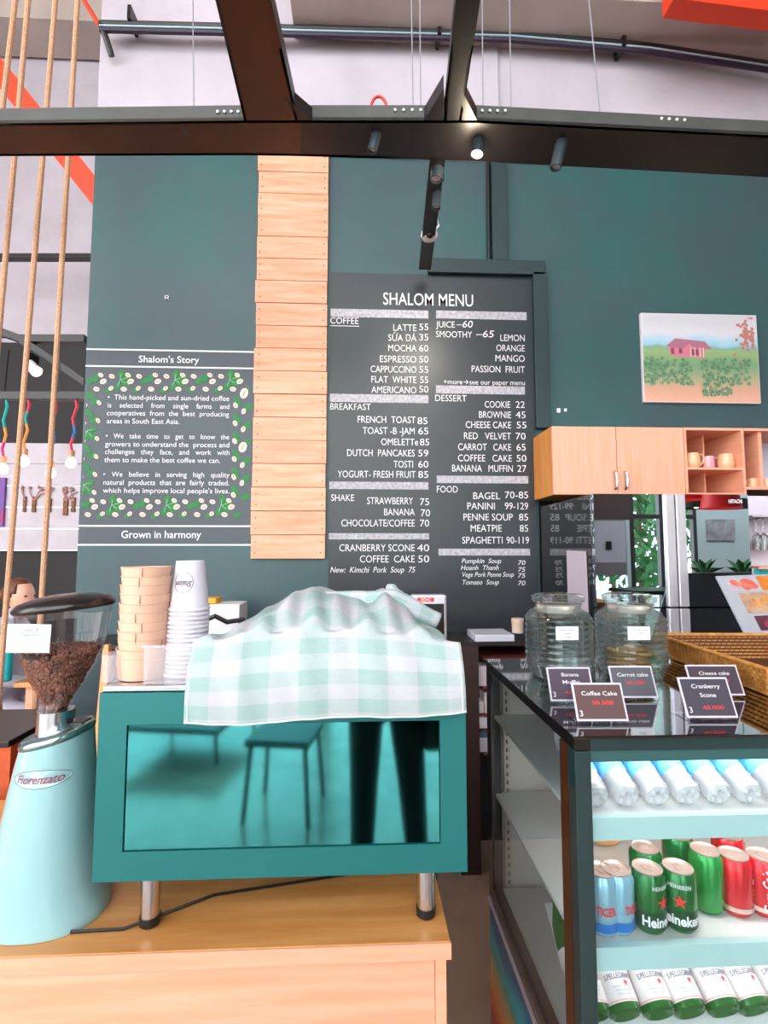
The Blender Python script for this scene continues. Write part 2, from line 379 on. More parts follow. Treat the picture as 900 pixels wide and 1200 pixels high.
for s, a, b, y in story: wt(tm, s, a, y, 6.2, 'L', b-a, .004, SYT)
wt(tm, 'ʀ', 193, 351, 7, 'L', 5, .0, SYT)
tm.build('lettering', M_chalk, ss, smooth=0)
lf = MB(); bn = MB(); sm_ = MB(); cr = MB()
def ell(mb, px, py, a, b, ang, dy=0, leaf=False):
    pts = []
    N = 10
    for k in range(N):
        t = 2*PI*k/N; x = a*math.cos(t); y = b*math.sin(t)*(abs(math.sin(t))**.5 if leaf else 1)
        X = px+x*math.cos(ang)-y*math.sin(ang); Yp = py+x*math.sin(ang)+y*math.cos(ang)
        p = P(X, Yp, SY-.0015-dy); pts.append(Vector((min(max(p.x, sx0+.004), sx1-.004), p.y, p.z)))
    mb.poly(pts)
def sprig(px, py, ang, s=1):
    for a, d in ((-.9,7),(.2,9),(1.1,7),(2.4,8)):
        ell(lf, px+math.cos(ang+a)*d*s, py+math.sin(ang+a)*d*s, 5.8*s, 3.4*s, ang+a, random.random()*.0005, True)
        p, q = P(px,py,SY-.002), P(px+math.cos(ang+a)*d*s, py+math.sin(ang+a)*d*s, SY-.002); p.x = max(p.x, sx0+.005); q.x = max(q.x, sx0+.005); sm_.tube([p,q], .0018, 4)
def bean(px, py, r, ang):
    ell(bn, px, py, r, r*.74, ang, .0006+random.random()*.0004)
    if r > 3: ell(cr, px, py, r*.75, .35, ang+.1, .0016)
for (y0, ys) in ((437,1),(584,1)):
    for k in range(6):
        bx = 106 + k*32 - (10 if y0 > 500 else 0); 
        if bx > 288: continue
        if k % 2: sprig(bx+3, y0+8, -.5)
        else: ell(lf, bx, y0+9, 6, 3.2, -.5, 0, True); ell(lf, bx+7, y0+6, 5.5, 3, -1.1, .0002, True)
        bean(bx-7, y0+4, 3.6, .3); bean(bx+15, y0+10, 4.2, -.4); bean(bx+12, y0+2.5, 3.4, .5); bean(bx+7, y0+19, 3.8, .2); bean(bx-8, y0+18, 3.2, -.6)
        ell(lf, bx+22, y0+20, 5.5, 3, -.4, 0, True)
for k in range(6):
    y = 463+k*21; x0 = 107-(y-463)*.055; x1 = 283-(y-463)*.025
    if k % 3 == 2: sprig(x0-3, y, .6)
    else: ell(lf, x0-2, y, 6.5, 3.6, .7, 0, True); ell(lf, x0+4, y+8, 6, 3.2, -.5, .0002, True)
    bean(x0-8, y+12, 3.6, -.3); bean(x0+9, y+9, 3.2, .9)
    bean(x1-7, y+12, 3.6, 1.1); bean(x1+3, y-2, 6.5 if k % 3 == 0 else 3.6, 1.9)
    ell(lf, x1-5, y+7, 7, 3.4, 1.0, 0, True); ell(lf, x1+7, y+14, 6, 3.6, -.6, .0003, True)
stuff(lf.build('leaf_print', M_green_print, ss, smooth=0)); stuff(bn.build('bean_print', M_bean_print, ss, smooth=0)); stuff(cr.build('bean_crease', M_ink, ss, smooth=0))
stuff(sm_.build('sprig_stem', mat('pale_green_print', (140,196,150), .6), ss, smooth=0))

# ------------------------------------------------------------------ wall casing (cable trunking)
M_case = mat('dark_teal_casing', (30,52,56), .45, var=.15, scale=6)
tr = thing('cable_trunking', 'dark teal square cable trunking stepping around the top corner of the menu', 'trunking', (P(632,500,WY).x, WY, P(632,500,WY).z))
p = P(625,320,BY-.03)
def seg(a, b, c, d):    # px rectangle on the wall
    q, r = P(a,d,WY-.03), P(b,c,WY-.03); return MB().box(q.x, r.x, WY-.045, WY-.001, q.z, r.z)
seg(502,638,307,320).build('horizontal_run', M_case, tr, smooth=0, bevel=.003)
seg(628,640,320,502).build('vertical_drop', M_case, tr, smooth=0, bevel=.003)
seg(577,593,190,307).build('riser', M_case, tr, smooth=0, bevel=.003)
t = MB().tube([P(572,190,WY-.02), P(573,306,WY-.02)], .011, 8).build('dark_conduit', M_steel_dark); tag(t, 'thin dark vertical conduit beside the trunking riser', 'pipe')
# two pale marks / plug on wall
t = MB().box(P(652,484,WY).x, P(656,484,WY).x, WY-.01, WY, P(652,484,WY).z, P(652,479,WY).z).build('wall_hook', M_white); tag(t, 'small white hook on the dark wall above the cabinet, larger one', 'hook')
t = MB().box(P(661,484,WY).x, P(663.5,484,WY).x, WY-.01, WY, P(652,482.5,WY).z, P(652,479,WY).z).build('wall_hook', M_white); tag(t, 'tiny white hook on the dark wall above the cabinet, smaller one', 'hook')

# ------------------------------------------------------------------ upper pipes on concrete
cond = thing('ceiling_conduit', 'dark conduit with pale stripe and modelled shadow crossing the concrete above the steel beam', 'pipe', (P(600,45,WY).x, WY-.08, P(600,45,WY).z))
pts = [P(118,28,WY-.08), P(330,33,WY-.08), P(600,40,WY-.08), P(760,54,WY-.08), P(905,76,WY-.08), P(1000,92,WY-.08)]
MB().tube(pts, .018, 8).build('upper_pipe', M_steel_dark, cond)
MB().tube([p-Vector((0,.006,.045)) for p in pts], .015, 8).build('shadow_tube', mat('violet_black_shadow', (44,30,52), .5), cond)  # dark tube standing in for the conduit's shadow on the concrete
MB().tube([p-Vector((0,.012,.024)) for p in pts], .007, 6).build('pale_cable', mat('pale_blue_cable', (170,196,208), .5), cond)
for x, y in ((161,30),(512,45),(721,58)):
    MB().box(P(x-2,y,WY).x, P(x+2,y,WY).x, WY-.11, WY, P(x,y+14,WY).z, P(x,y-2,WY).z).build('clip', M_steel_dark, cond, smooth=0)
MB().tube([P(118,28,WY-.08), P(124,44,WY-.08), P(131,66,WY-.04)], .018, 8).build('bend', M_steel_dark, cond)
t = MB().tube([P(92,-10,WY+.1), P(120,36,WY+.1)], .014, 6).build('red_pipe', M_red); tag(t, 'thin red pipe sloping down to the end of the conduit', 'pipe')
M_wire = mat('pale_wire', (150,148,156), .5)
# hanging wires
wires = [(226,227,0,123,2.2),(482,484,0,120,2.1),(492,493,0,120,2.1),(565,566,0,120,2.2),(597,599,0,120,2.2),(690,703,0,126,2.1)]
wl = ['thin hanging wire above the left steel beam, beside the conduit clip','left one of the wire pair above the red cable loop','right one of the wire pair above the red cable loop','thin wire just right of the narrow beam','thin wire crossing the pale concrete rib','slanting wire above the right tilted spotlight']
for (a,b,c,d,Y), l in zip(wires, wl):
    t = MB().tube([P(a-(b-a)*.3, -40, Y), P(b,d+4,Y)], .003, 5).build('hanging_wire', M_wire); tag(t, l, 'wire', 'wires holding the steel frame')
rib = MB().box(P(566,100,WY).x, P(583,100,WY).x, WY-.015, WY+.004, zt+.014, P(570,-10,WY).z).build('concrete_rib', M_concrete); tag(rib, 'pale raised concrete strip rising above the menu wall', 'rib')

# ------------------------------------------------------------------ steel gantry
HZ = 1.55 + 328/600*WY                          # underside height
def ybm(py): return (HZ-1.55)*600/(645-py)
Yf, Yb = ybm(140), ybm(186)
g = thing('steel_gantry', 'black folded steel beam frame hung across the room above the menu', 'beam frame', (0, Yf, HZ))
# cross beam in bays, slightly stepping back to the right as hung
def cross(px0, px1, y0f, y1f, y0b, y1b, lip=.06, mt=M_steel_dark, name='cross_beam'):
    a, b = PZ(px0,y0f,HZ), PZ(px1,y1f,HZ); c, d = PZ(px1,y1b,HZ), PZ(px0,y0b,HZ)
    MB().prism([a,b,c,d], (0,0,.012)).build(name, mt, g, smooth=0)
    u = (b-a).normalized(); nrm = Vector((-u.y, u.x, 0))
    MB().prism([a,b,b+nrm*.012,a+nrm*.012], (0,0,lip)).build('front_lip', M_steel_grey, g, smooth=0)
    MB().prism([d,c,c-nrm*.012,d-nrm*.012], (0,0,lip)).build('rear_lip', M_steel_dark, g, smooth=0)
    return a, b
M_brown = mat('brown_lit_steel', (96,50,18), .4, var=.5, scale=2)  # warm brown light on the black beams, put into their colour
cross(-260, 286, 148, 141, 184, 182, mt=M_brown); cross(286, 352, 141, 141, 182, 183, mt=M_brown)
cross(352, 560, 141, 141, 183, 189); cross(560, 1160, 141, 172, 189, 222)
# beams running towards us
def along(xl0, xl1, xr0, xr1, yn, name, mt):
    a, b = PZ(xl0, yn, HZ), PZ(xr0, yn, HZ); c, d = PZ(xr1, 141, HZ), PZ(xl1, 141, HZ)
    MB().prism([a,b,c,d], (0,0,.012)).build(name, mt, g, smooth=0)
    for p, q, s in ((a,d,1),(b,c,-1)): MB().prism([p,q,q+Vector((.01*s,0,0)),p+Vector((.01*s,0,0))], (0,0,.06)).build('side_lip', M_steel_dark, g, smooth=0)
along(238, 286, 304, 349, -60, 'wide_arm', M_brown)
along(541, 520, 574, 541, -70, 'narrow_arm', M_steel_dark)
# diagonal gusset plates at the narrow arm
for tri in ([(497,141),(521,141),(520,103)], [(541,141),(559,141),(541,105)], [(349,141),(366,141),(332,112)]):
    pp = [PZ(x,y,HZ) for x,y in tri]; MB().prism(pp, (0,0,.05)).build('gusset', M_steel_dark, g, smooth=0)
# rail running on towards the wall
a, b = PZ(504,186,HZ), PZ(522,186,HZ)
MB().prism([a, b, PZ(505,316,HZ), PZ(491,316,HZ)], (0,0,.03)).build('wall_rail', M_steel_dark, g, smooth=0)
# bolt holes seen as bright dots
for x, y, nn, st in ((255,131,4,8),(348,131,2,8),(463,129,4,10),(556,130,5,9),(775,139,4,9)):
    for k in range(nn):
        Yl = PZ(x, 141, HZ).y-.004
        c = P(x+k*st, y+(k*.6 if x > 700 else 0), Yl)
        MB().lathe([(.0055,0),(.0055,.003)], n=8, M=Matrix.Translation(c) @ Matrix.Rotation(PI/2, 4, 'X')).build('bolt_hole', M_dot, g, smooth=0)
MB().box(PZ(208,141,HZ).x, PZ(215,141,HZ).x, Yf-.03, Yf, HZ-.0, HZ+.09).build('bracket', M_steel_grey, g, smooth=0)
MB().box(PZ(438,141,HZ).x, PZ(497,141,HZ).x, Yf-.022, Yf-.002, HZ+.0, HZ+.07).build('splice_plate', M_steel_dark, g, smooth=0)
MB().box(PZ(602,141,HZ).x, PZ(610,141,HZ).x, Yf-.02, Yf+.02, HZ+.06, HZ+.08).build('bracket', M_steel_dark, g, smooth=0)
t = MB().tube([P(444,127,Yf)+Vector((0.014*math.cos(a)*2.2, 0, .05*math.sin(a))) for a in [PI*k/8 for k in range(9)]], .006, 6).build('cable_loop', mat('red_cable', (226,60,52), .4)); tag(t, 'red flexible cable looping over the splice plate', 'cable')
t = MB().tube([P(575,160,Yf+.02), P(581,158,Yf+.02), P(584,150,Yf+.02)], .005, 6).build('cable_stub', bpy.data.materials['red_cable']); tag(t, 'short red cable end beside the lit spotlight', 'cable')

# ------------------------------------------------------------------ spotlights
def spot(px0, py0, px1, py1, Y, r, label, lit=False, up=None):
    a, b = P(px0,py0,Y), P(px1,py1,Y)
    t = thing('track_spotlight', label, 'spotlight', a)
    d = (b-a).normalized(); q = d.to_track_quat('Z','Y').to_matrix().to_4x4(); M = Matrix.Translation(a) @ q; Lh = (b-a).length
    MB().lathe([(r*.75,0),(r,.012),(r,Lh),(r*.86,Lh),(r*.8,Lh-.012)], n=16, M=M, capt=False).build('housing', M_sp, t)
    MB().lathe([(r*.8,Lh-.014),(r*.8,Lh-.011)], n=16, M=M).build('lens', M_spotlens if lit else M_cup, t)
    top = Vector((a.x, a.y, HZ))
    MB().tube([a+Vector((-r*1.15,0,.01)), a+Vector((-r*1.15,0,.04)), a+Vector((0,0,.05)), a+Vector((r*1.15,0,.04)), a+Vector((r*1.15,0,.01))], .006, 6).build('yoke', M_steel_dark, t)
    MB().tube([a+Vector((0,0,.045)), top+Vector((0,0,.002))], .011, 8).build('stem', M_steel_dark, t)
    return b, d
M_sp = mat('grey_blue_spot_housing', (66,80,88), .35, metal=.4)
spot(443,150,436,177, Yf-.04, .019, 'grey cylindrical spotlight tilted down, beneath the splice plate')
b, d = spot(562,160,559,181, Yf-.03, .024, 'lit spotlight glaring warm white under the beam', lit=True)
spot(661,155,651,197, Yf-.04, .022, 'grey cylindrical spotlight tilted down, right of the lit one')
spot(514,184,511,211, 1.50*600/448, .026, 'black spotlight at the start of the wall rail')
spot(513,214,511,244, 1.50*600/418, .020, 'small grey spotlight further along the wall rail')
lt = bpy.data.lights.new('spot_glow', 'POINT'); lt.energy = 5; lt.color = (1,.82,.6); lt.shadow_soft_size = .03
lo = bpy.data.objects.new('spot_glow', lt); C.objects.link(lo); lo.location = b + d*.05
lt = bpy.data.lights.new('spot_beam', 'SPOT'); lt.energy = 22; lt.color = (1,.9,.75); lt.spot_size = 1.15; lt.spot_blend = 1; lt.shadow_soft_size = .03
lo = bpy.data.objects.new('spot_beam', lt); C.objects.link(lo); lo.location = b + d*.04; lo.rotation_euler = (P(480,430,WY)-lo.location).to_track_quat('-Z','Y').to_euler()
# security camera on the rail
cc = P(503,277,1.525*600/368); t = thing('security_camera', 'white dome security camera at the end of the wall rail', 'camera', cc)
MB().lathe([(.0,-.02),(.036,-.012),(.045,.005),(.040,.022),(.03,.03)], c=cc, n=20, M=None).build('housing', M_white, t)
MB().ball(cc+Vector((0,-.028,-.006)), .021, 14, 9).build('lens', M_blackpl, t)
MB().tube([cc+Vector((.02,0,.02)), cc+Vector((.05,0,.06)), cc+Vector((.04,0,.10)), Vector((cc.x,cc.y,HZ+.0))], .004, 6).build('wire', M_white, t)
MB().tube([cc+Vector((0,0,.03)), Vector((cc.x,cc.y,HZ+.002))], .012, 8).build('mount', M_steel_dark, t)

# red beams
def bar(name, a, b, h, d, m, label, cat):
    a, b = Vector(a), Vector(b); t = MB().prism([a, b, b+Vector((0,d,0)), a+Vector((0,d,0))], (0,0,h)).build(name, m, smooth=0); tag(t, label, cat); return t
a, b = P(-60,28,3.3), P(118,252,3.3)
bar('red_rafter', a, b, .21, .08, M_red, 'sloping orange-red steel rafter behind the ropes left of the dark wall', 'beam')
bar('red_beam', P(790,-2,WY-.5), P(1010,26,WY-.5), .25, .1, M_red, 'orange-red steel beam above the concrete ledge, upper right corner', 'beam')

# ------------------------------------------------------------------ ropes
RY = 2.3
for (xa,ya,xb,yb), l in zip(((-4,183,-60,650),(17,183,-24,650),(50,183,12,650),(80,183,52,650)), ('jute rope at the very left edge, seen only above the beam','jute rope second from the left edge','jute rope passing in front of the seated person and the grinder card','jute rope ending behind the grinder lid, nearest the dark wall')):
    a, b = P(xa,ya,RY), P(xb,yb,RY); k = (b.x-a.x)/(b.z-a.z)
    t = MB().tube([(a.x+k*(z-a.z), RY, z) for z in (0, 2.0, 4.0, 7.79)], .0115, 8)
    tag(t.build('jute_rope', M_rope), l, 'rope', 'vertical ropes of the divider')

# ------------------------------------------------------------------ counter
CZ = .80
cy0 = (1.55-CZ)*600/(1079-645); cxr = P(528,1078,cy0).x
ct = thing('service_counter', 'light wooden service counter carrying the espresso machine', 'counter', (-.3, cy0+.3, 0))
MB().box(-2.0, cxr, cy0, cy0+.62, CZ-.03, CZ).build('worktop', M_woodtop, ct, smooth=0, bevel=.002)
MB().box(-2.0, cxr+.0005, cy0-.003, cy0, CZ-.031, CZ-.001).build('edge_band', M_woodh, ct, smooth=0)
MB().box(-2.0, cxr-.03, cy0+.012, cy0+.03, 0, CZ-.03).build('front_panel', M_woodh, ct, smooth=0)
MB().box(cxr-.029, cxr-.008, cy0+.008, cy0+.60, 0, CZ-.03).build('side_panel', M_wood, ct, smooth=0)

# ------------------------------------------------------------------ espresso machine
MY = 1.06
mx0, mx1 = P(111,950,MY).x, P(547,950,MY).x; mz0, mz1 = P(330,1028,MY).z, P(330,810,MY).z
em = thing('espresso_machine', 'dark teal espresso machine seen from its panelled back', 'espresso machine', ((mx0+mx1)/2, MY+.22, CZ))
bd = MB()
gx0, gx1 = P(146,920,MY).x, P(516,920,MY).x; gz0, gz1 = P(330,994,MY).z, P(330,847,MY).z
D = .44
bd.box(mx0, mx1, MY+.012, MY+D, mz0, mz1)
bd.build('body', M_teal, em, smooth=0, bevel=.003)
fr = MB()
fr.box(mx0, gx0, MY, MY+.0115, mz0, mz1); fr.box(gx1, mx1, MY, MY+.0115, mz0, mz1); fr.box(gx0, gx1, MY, MY+.0115, mz0, gz0); fr.box(gx0, gx1, MY, MY+.0115, gz1, mz1)
fr.build('rear_frame', M_teal, em, smooth=0)
MB().box(gx0+.002, gx1-.002, MY+.004, MY+.0118, gz0+.002, gz1-.002).build('mirror_panel', M_tealglass, em, smooth=0)
MB().box(mx0+.004, mx1-.004, MY+.004, MY+D-.01, mz1+.001, mz1+.012).build('steel_top_tray', M_chrome, em, smooth=0, bevel=.002)
for x in (177, 499):
    for yy in (MY+.05, MY+D-.05):
        c = P(x,1040,MY+.05); c = Vector((c.x, yy, 0))
        f = MB().lathe([(.019,CZ+.02),(.019,mz0-.001)], c=c, n=18).build('leg', M_chrome, em)
        MB().lathe([(.017,CZ+.0005),(.0205,CZ+.004),(.0205,CZ+.0195)], c=c, n=18).build('rubber_foot', M_blackpl, f)
MB().box(P(285,1036,MY+.06).x, P(315,1036,MY+.06).x, MY+.05, MY+.09, mz0-.012, mz0-.001).build('drain_outlet', M_black, em, smooth=0)
TZ = mz1+.0125
t = MB().tube([(mx0-.05, cy0+.05, CZ+.006), (mx0+.05, MY+.03, CZ+.006), (mx0+.2, MY+.12, CZ+.008), (mx1-.15, MY+.16, CZ+.03), (mx1+.02, MY+.2, CZ+.006), (cxr+.005, MY+.21, CZ-.002), (cxr+.013, MY+.2, CZ-.3), (cxr+.004, MY+.2, .02)], .003, 6).build('power_cord', M_blackpl); tag(t, 'thin dark power cord running under the machine and down the counter side', 'cord')

# ------------------------------------------------------------------ towel over the machine
prof_px = [(222,752),(236,742),(256,730),(290,711),(330,694),(362,688),(395,696),(430,698),(455,690),(478,700),(505,720),(526,737),(541,748)]
def ytop(x):
    for (a,b),(c,d) in zip(prof_px, prof_px[1:]):
        if x <= c: u = (x-a)/(c-a); u = u*u*(3-2*u)*.5+u*.5; return b+(d-b)*u
    return prof_px[-1][1]
HY = 1.30
rnd_ = random.Random(3)
cl = bpy.data.objects
def towel(u, v):
    px = 222+u*(541-222)
    hem = 846 - 14*u**2*1.0 + 2.5*math.sin(u*9)
    x = P(px, 800, MY-.02).x
    zt_ = P(px, ytop(px), HY).z; zh = P(px, hem, MY-.02).z
    shoulder = P(px, 752-14*math.sin(PI*u), MY+.0).z
    wob = .010*math.sin(u*23+v*3)*(.3+v)+.004*math.sin(u*51+v*7)
    fold = .012*math.sin(u*30+3*math.sin(v*6))*max(0, .5-abs(v-.5))*1.5 + .006*math.sin(u*63+9*v)*max(0,.4-abs(v-.55))*2
    if v < .45:
        s = v/.45; y = MY-.022-.010*math.sin(PI*s)+.016*s**3 + wob*.35; z = zh+(shoulder-zh)*s
        x += .016*(1-s)*(u-.5)
    elif v < .8:
        s = (v-.45)/.35; e = math.sin(s*PI/2); y = MY-.006+(HY-MY+.006)*(1-math.cos(s*PI/2))*.55+(HY-MY+.006)*s*.45; z = shoulder+(zt_-shoulder)*e + fold
    else:
        s = (v-.8)/.2; y = HY+.15*s; z = zt_+(TZ+.02-zt_)*s**1.5*.9
    return Vector((x, y, max(z, TZ+.004 if y > MY-.004 else 0)))
tw = thing('checked_towel', 'mint and white gingham tea towel draped over the espresso machine', 'towel', (P(380,800,MY).x, MY, TZ))
def gingham():
    m = bpy.data.materials.new('mint_gingham_cloth'); m.use_nodes = True; n = m.node_tree.nodes; L = m.node_tree.links; b = n['Principled BSDF']; b.inputs['Roughness'].default_value = .9; b.inputs['Specular IOR Level'].default_value = .1
    uv = n.new('ShaderNodeUVMap'); sp = n.new('ShaderNodeSeparateXYZ'); L.new(uv.outputs[0], sp.inputs[0])
    def stripe(out, freq, ph, s):
        a = n.new('ShaderNodeMath'); a.operation = 'MULTIPLY_ADD'; a.inputs[1].default_value = freq; a.inputs[2].default_value = ph; L.new(out, a.inputs[0])
        c = n.new('ShaderNodeMath'); c.operation = 'SINE'; L.new(a.outputs[0], c.inputs[0])
        r = n.new('ShaderNodeMapRange'); r.inputs[1].default_value = -.12; r.inputs[2].default_value = .12; L.new(c.outputs[0], r.inputs[0]); return r.outputs[0]
    su = stripe(sp.outputs['X'], 2*PI*4.7, .6, 0); sv = stripe(sp.outputs['Y'], 2*PI*6.4, -.9, 0)
    ad = n.new('ShaderNodeMath'); ad.operation = 'ADD'; L.new(su, ad.inputs[0]); L.new(sv, ad.inputs[1])
    nz = n.new('ShaderNodeTexNoise'); nz.inputs['Scale'].default_value = 26; nz.inputs['Detail'].default_value = 6; L.new(uv.outputs[0], nz.inputs[0])
    ad2 = n.new('ShaderNodeMath'); ad2.operation = 'MULTIPLY_ADD'; ad2.inputs[1].default_value = .9; L.new(nz.outputs[0], ad2.inputs[0]); L.new(ad.outputs[0], ad2.inputs[2])
    r = n.new('ShaderNodeValToRGB'); hv = n.new('ShaderNodeMath'); hv.operation = 'MULTIPLY'; hv.inputs[1].default_value = .36; L.new(ad2.outputs[0], hv.inputs[0]); L.new(hv.outputs[0], r.inputs[0])
    r.color_ramp.elements[0].position = .05; r.color_ramp.elements[0].color = lin((196,193,201)); r.color_ramp.elements[1].position = .95; r.color_ramp.elements[1].color = lin((150,178,174))
    e = r.color_ramp.elements.new(.5); e.color = lin((176,187,189))
    L.new(r.outputs[0], b.inputs['Base Color'])
    bp = n.new('ShaderNodeBump'); bp.inputs['Strength'].default_value = .25; bp.inputs['Distance'].default_value = .004; nb = n.new('ShaderNodeTexNoise'); nb.inputs['Scale'].default_value = 120; L.new(uv.outputs[0], nb.inputs[0]); L.new(nb.outputs[0], bp.inputs['Height']); L.new(bp.outputs[0], b.inputs['Normal'])
    return m
M_ging = gingham()
o = MB().grid(towel, 90, 70).build('cloth', M_ging, tw, smooth=180)
sd = o.modifiers.new('thick', 'SOLIDIFY'); sd.thickness = .0025; sd.offset = 1
M_hem = mat('towel_hem', (204,212,212), .9)
MB().tube([towel(i/60, 0)+Vector((0,-.001,0)) for i in range(61)], .0028, 6).build('hem', M_hem, tw)
for u_ in (.012, .988): MB().tube([towel(u_, v/40*.47)+Vector((0,-.0015,0)) for v in range(41)], .0018, 6).build('hem', M_hem, tw)
# rolled fold lying across the top, with its open end at the right
fp = [P(368,697,HY-.02), P(395,700,HY-.05), P(430,704,HY-.07), P(458,702,HY-.08), P(486,715,HY-.09), P(513,728,HY-.09)]
rr = [.008,.016,.022,.026,.024,.020]
def roll(fp, rr, closed=False):
    def f(u, v):
        q = u*(len(fp)-1); i = min(int(q), len(fp)-2); t = q-i; ts = t
        c = fp[i].lerp(fp[i+1], ts); r = rr[i]+(rr[i+1]-rr[i])*t; a = 2*PI*v*(1.12)-1.2
        r2 = r*(1-.28*max(0, v-.82)/.18)*(1+.08*math.sin(u*17+v*5))
        d = (fp[i+1]-fp[i]).normalized(); up = Vector((0,0,1)); s_ = d.cross(up).normalized(); up = s_.cross(d)
        return c+(s_*math.cos(a)+up*math.sin(a))*r2
    return f
fo = MB().grid(roll(fp, rr), 40, 28).build('rolled_fold', M_ging, tw, smooth=180)
s2 = fo.modifiers.new('thick', 'SOLIDIFY'); s2.thickness = .003
fp = [P(452,694,HY-.03), P(458,690,HY-.05), P(466,700,HY-.07), P(472,712,HY-.09)]
fo = MB().grid(roll(fp, [.004,.014,.018,.004]), 20, 20).build('peak_fold', M_ging, tw, smooth=180)

ORD = ['topmost','second from the top','third from the top','fourth from the top','fifth from the top','sixth from the top','seventh from the top','eighth from the top','ninth from the top','tenth from the top','eleventh from the top','twelfth from the top','thirteenth from the top','fourteenth from the top','fifteenth from the top','sixteenth from the top','bottom one']
# ------------------------------------------------------------------ kraft bowls
SX = P(170,740,1.14).x; n = 11; zt3 = P(170,664,1.14).z; hb = .046; stp = (zt3-TZ-hb)/(n-1)
def bowl_mb():
    return MB().lathe([(.0,.002),(.040,.002),(.0425,0),(.0445,.0),(.0505,hb-.002),(.0515,hb-.001),(.0515,hb),(.0500,hb),(.0490,hb-.004),(.041,.004),(.0,.004)], n=32, capb=False, capt=False)
M_seam = mat('kraft_seam', (150,104,80), .7)
proto = None
for k in range(n):
    l = 'kraft paper bowl, %s of the stack on the machine' % (ORD[k] if k < n-1 else 'bottom one')
    z = zt3-hb-k*stp
    if proto is None:
        t = thing('kraft_bowl', l, 'bowl', (0,0,0), 'stacked kraft bowls'); bowl_mb().build('cup_wall', M_kraft, t)
        MB().box(-.0006,.0006,-.0508,-.0488,.024,.044).build('seam', M_seam, t, smooth=0); proto = t
    else: t = dup(proto, (0,0,0), l)
    t.location = (SX-.004*k/10+random.uniform(-.0015,.0015), 1.14+random.uniform(-.001,.001), z)
    t.rotation_euler = (random.uniform(-.02,.02), random.uniform(-.03,.03), random.uniform(-1.3,1.3))
# ------------------------------------------------------------------ white cups upside down
SX = P(221,740,1.16).x; zc = P(221,657,1.16).z; n = 16; ch = .108; stp = (zc-TZ-ch)/(n-1)
def cup_mb():
    return MB().lathe([(.0,ch-.006),(.028,ch-.006),(.0285,ch),(.0300,ch),(.0405,.008),(.0435,.006),(.0445,.003),(.0430,.0),(.040,.002),(.0385,.006),(.027,ch-.009),(.0,ch-.009)], n=32, capb=False, capt=False)
proto = None
for k in range(n):
    l = 'white paper cup upside down, %s of the stack on the machine' % (ORD[k] if k < n-1 else 'bottom one')
    if k == 0: l = 'white paper cup upside down with round brown logo, topmost of its stack'
    t = thing('paper_cup', l, 'cup', (0,0,0), 'stacked white paper cups') if proto in (None, 1) else None
    if k == 0:
        cup_mb().build('cup_wall', M_cup, t)
        lg = MB(); zc0 = .062
        def onc(x, y):
            z = zc0+y; r = .0300+(.0405-.03)*(ch-z)/(ch-.008)+.0006; a = -PI/2+x/r-.12; return Vector((r*math.cos(a), r*math.sin(a), z))
        ring = [onc(  .0215*math.cos(2*PI*i/32), .0215*math.sin(2*PI*i/32)) for i in range(33)]
        lg.tube(ring, .0005, 4)
        put_text(lg, 'Shalom', lambda x, y: onc(-x, -y+.003), .013, 'C', .037, .012, shear=.3)
        put_text(lg, 'COFFEE', lambda x, y: onc(-x, -y+.013), .0026, 'C', .016)
        lg.build('logo', M_ink, t, smooth=0)
        OFFt = t; proto = 1
    elif proto == 1:
        cup_mb().build('cup_wall', M_cup, t); proto = t
    else: t = dup(proto, (0,0,0), l)
    t.location = (SX+random.uniform(-.001,.001)-.0004*k, 1.16, zc-ch-k*stp)
# clear tray in front of the stacks
tx0, tx1 = P(172,790,1.09).x, P(226,790,1.09).x
t = thing('clear_tray', 'small clear plastic tray in front of the paper cups', 'tray', ((tx0+tx1)/2, 1.08, TZ))
zz = P(200,756,1.085).z
m_ = MB(); m_.box(tx0,tx1,1.073,1.075,TZ+.001,zz); m_.box(tx0,tx0+.002,1.0755,1.086,TZ+.001,zz); m_.box(tx1-.002,tx1,1.0755,1.086,TZ+.001,zz); m_.box(tx0,tx1,1.0735,1.086,TZ+.0,TZ+.0009)
M_frost = mat('cloudy_plastic', (236,226,232), .25, alpha=.2)
m_.build('tray_wall', M_frost, t, smooth=0)
MB().box(tx0-.004,tx1+.004,1.070,1.0728,zz-.003,zz+.003).build('rim', M_frost, t, smooth=0)
t = MB().lathe([(.022,0),(.024,.055),(.025,.056),(.0235,.0565),(.021,.002),(0,.002)], c=(P(133,800,1.11).x, 1.11, TZ), n=20).build('clear_tumbler', M_frost); tag(t, 'clear plastic tumbler left of the kraft bowls', 'cup')

# ------------------------------------------------------------------ coffee grinder
GY = cy0+.125
gr = thing('coffee_grinder', 'pale mint coffee grinder with a clear bean hopper at the counter end', 'coffee grinder', (P(52,1060,GY).x, GY, CZ))
def gsec(z, cx, rx, ry, cy=GY, n=40, e=2.3): 
    out = []
    for k in range(n):
        a = 2*PI*k/n; c, s_ = math.cos(a), math.sin(a); q = 1/((abs(c)**e+abs(s_)**e)**(1/e)); out.append(Vector((cx+rx*q*c, cy+ry*q*s_, z)))
    return out
gm = MB(); brings = []
# left/right edges of the body in the photo
rows = [(1072,-14,124),(1060,-13,124),(1030,-6,112),(980,6,109),(930,17,107.5),(890,27,106),(864,33,104)]
for (y, xl_, xr_) in rows:
    pl, pr = P(xl_, y, GY), P(xr_, y, GY); z = pl.z if y < 1070 else CZ+.001
    if y == 1060: z = CZ+.022
    brings.append(gsec(z, (pl.x+pr.x)/2, (pr.x-pl.x)/2, .098-.024*(1072-y)/208))
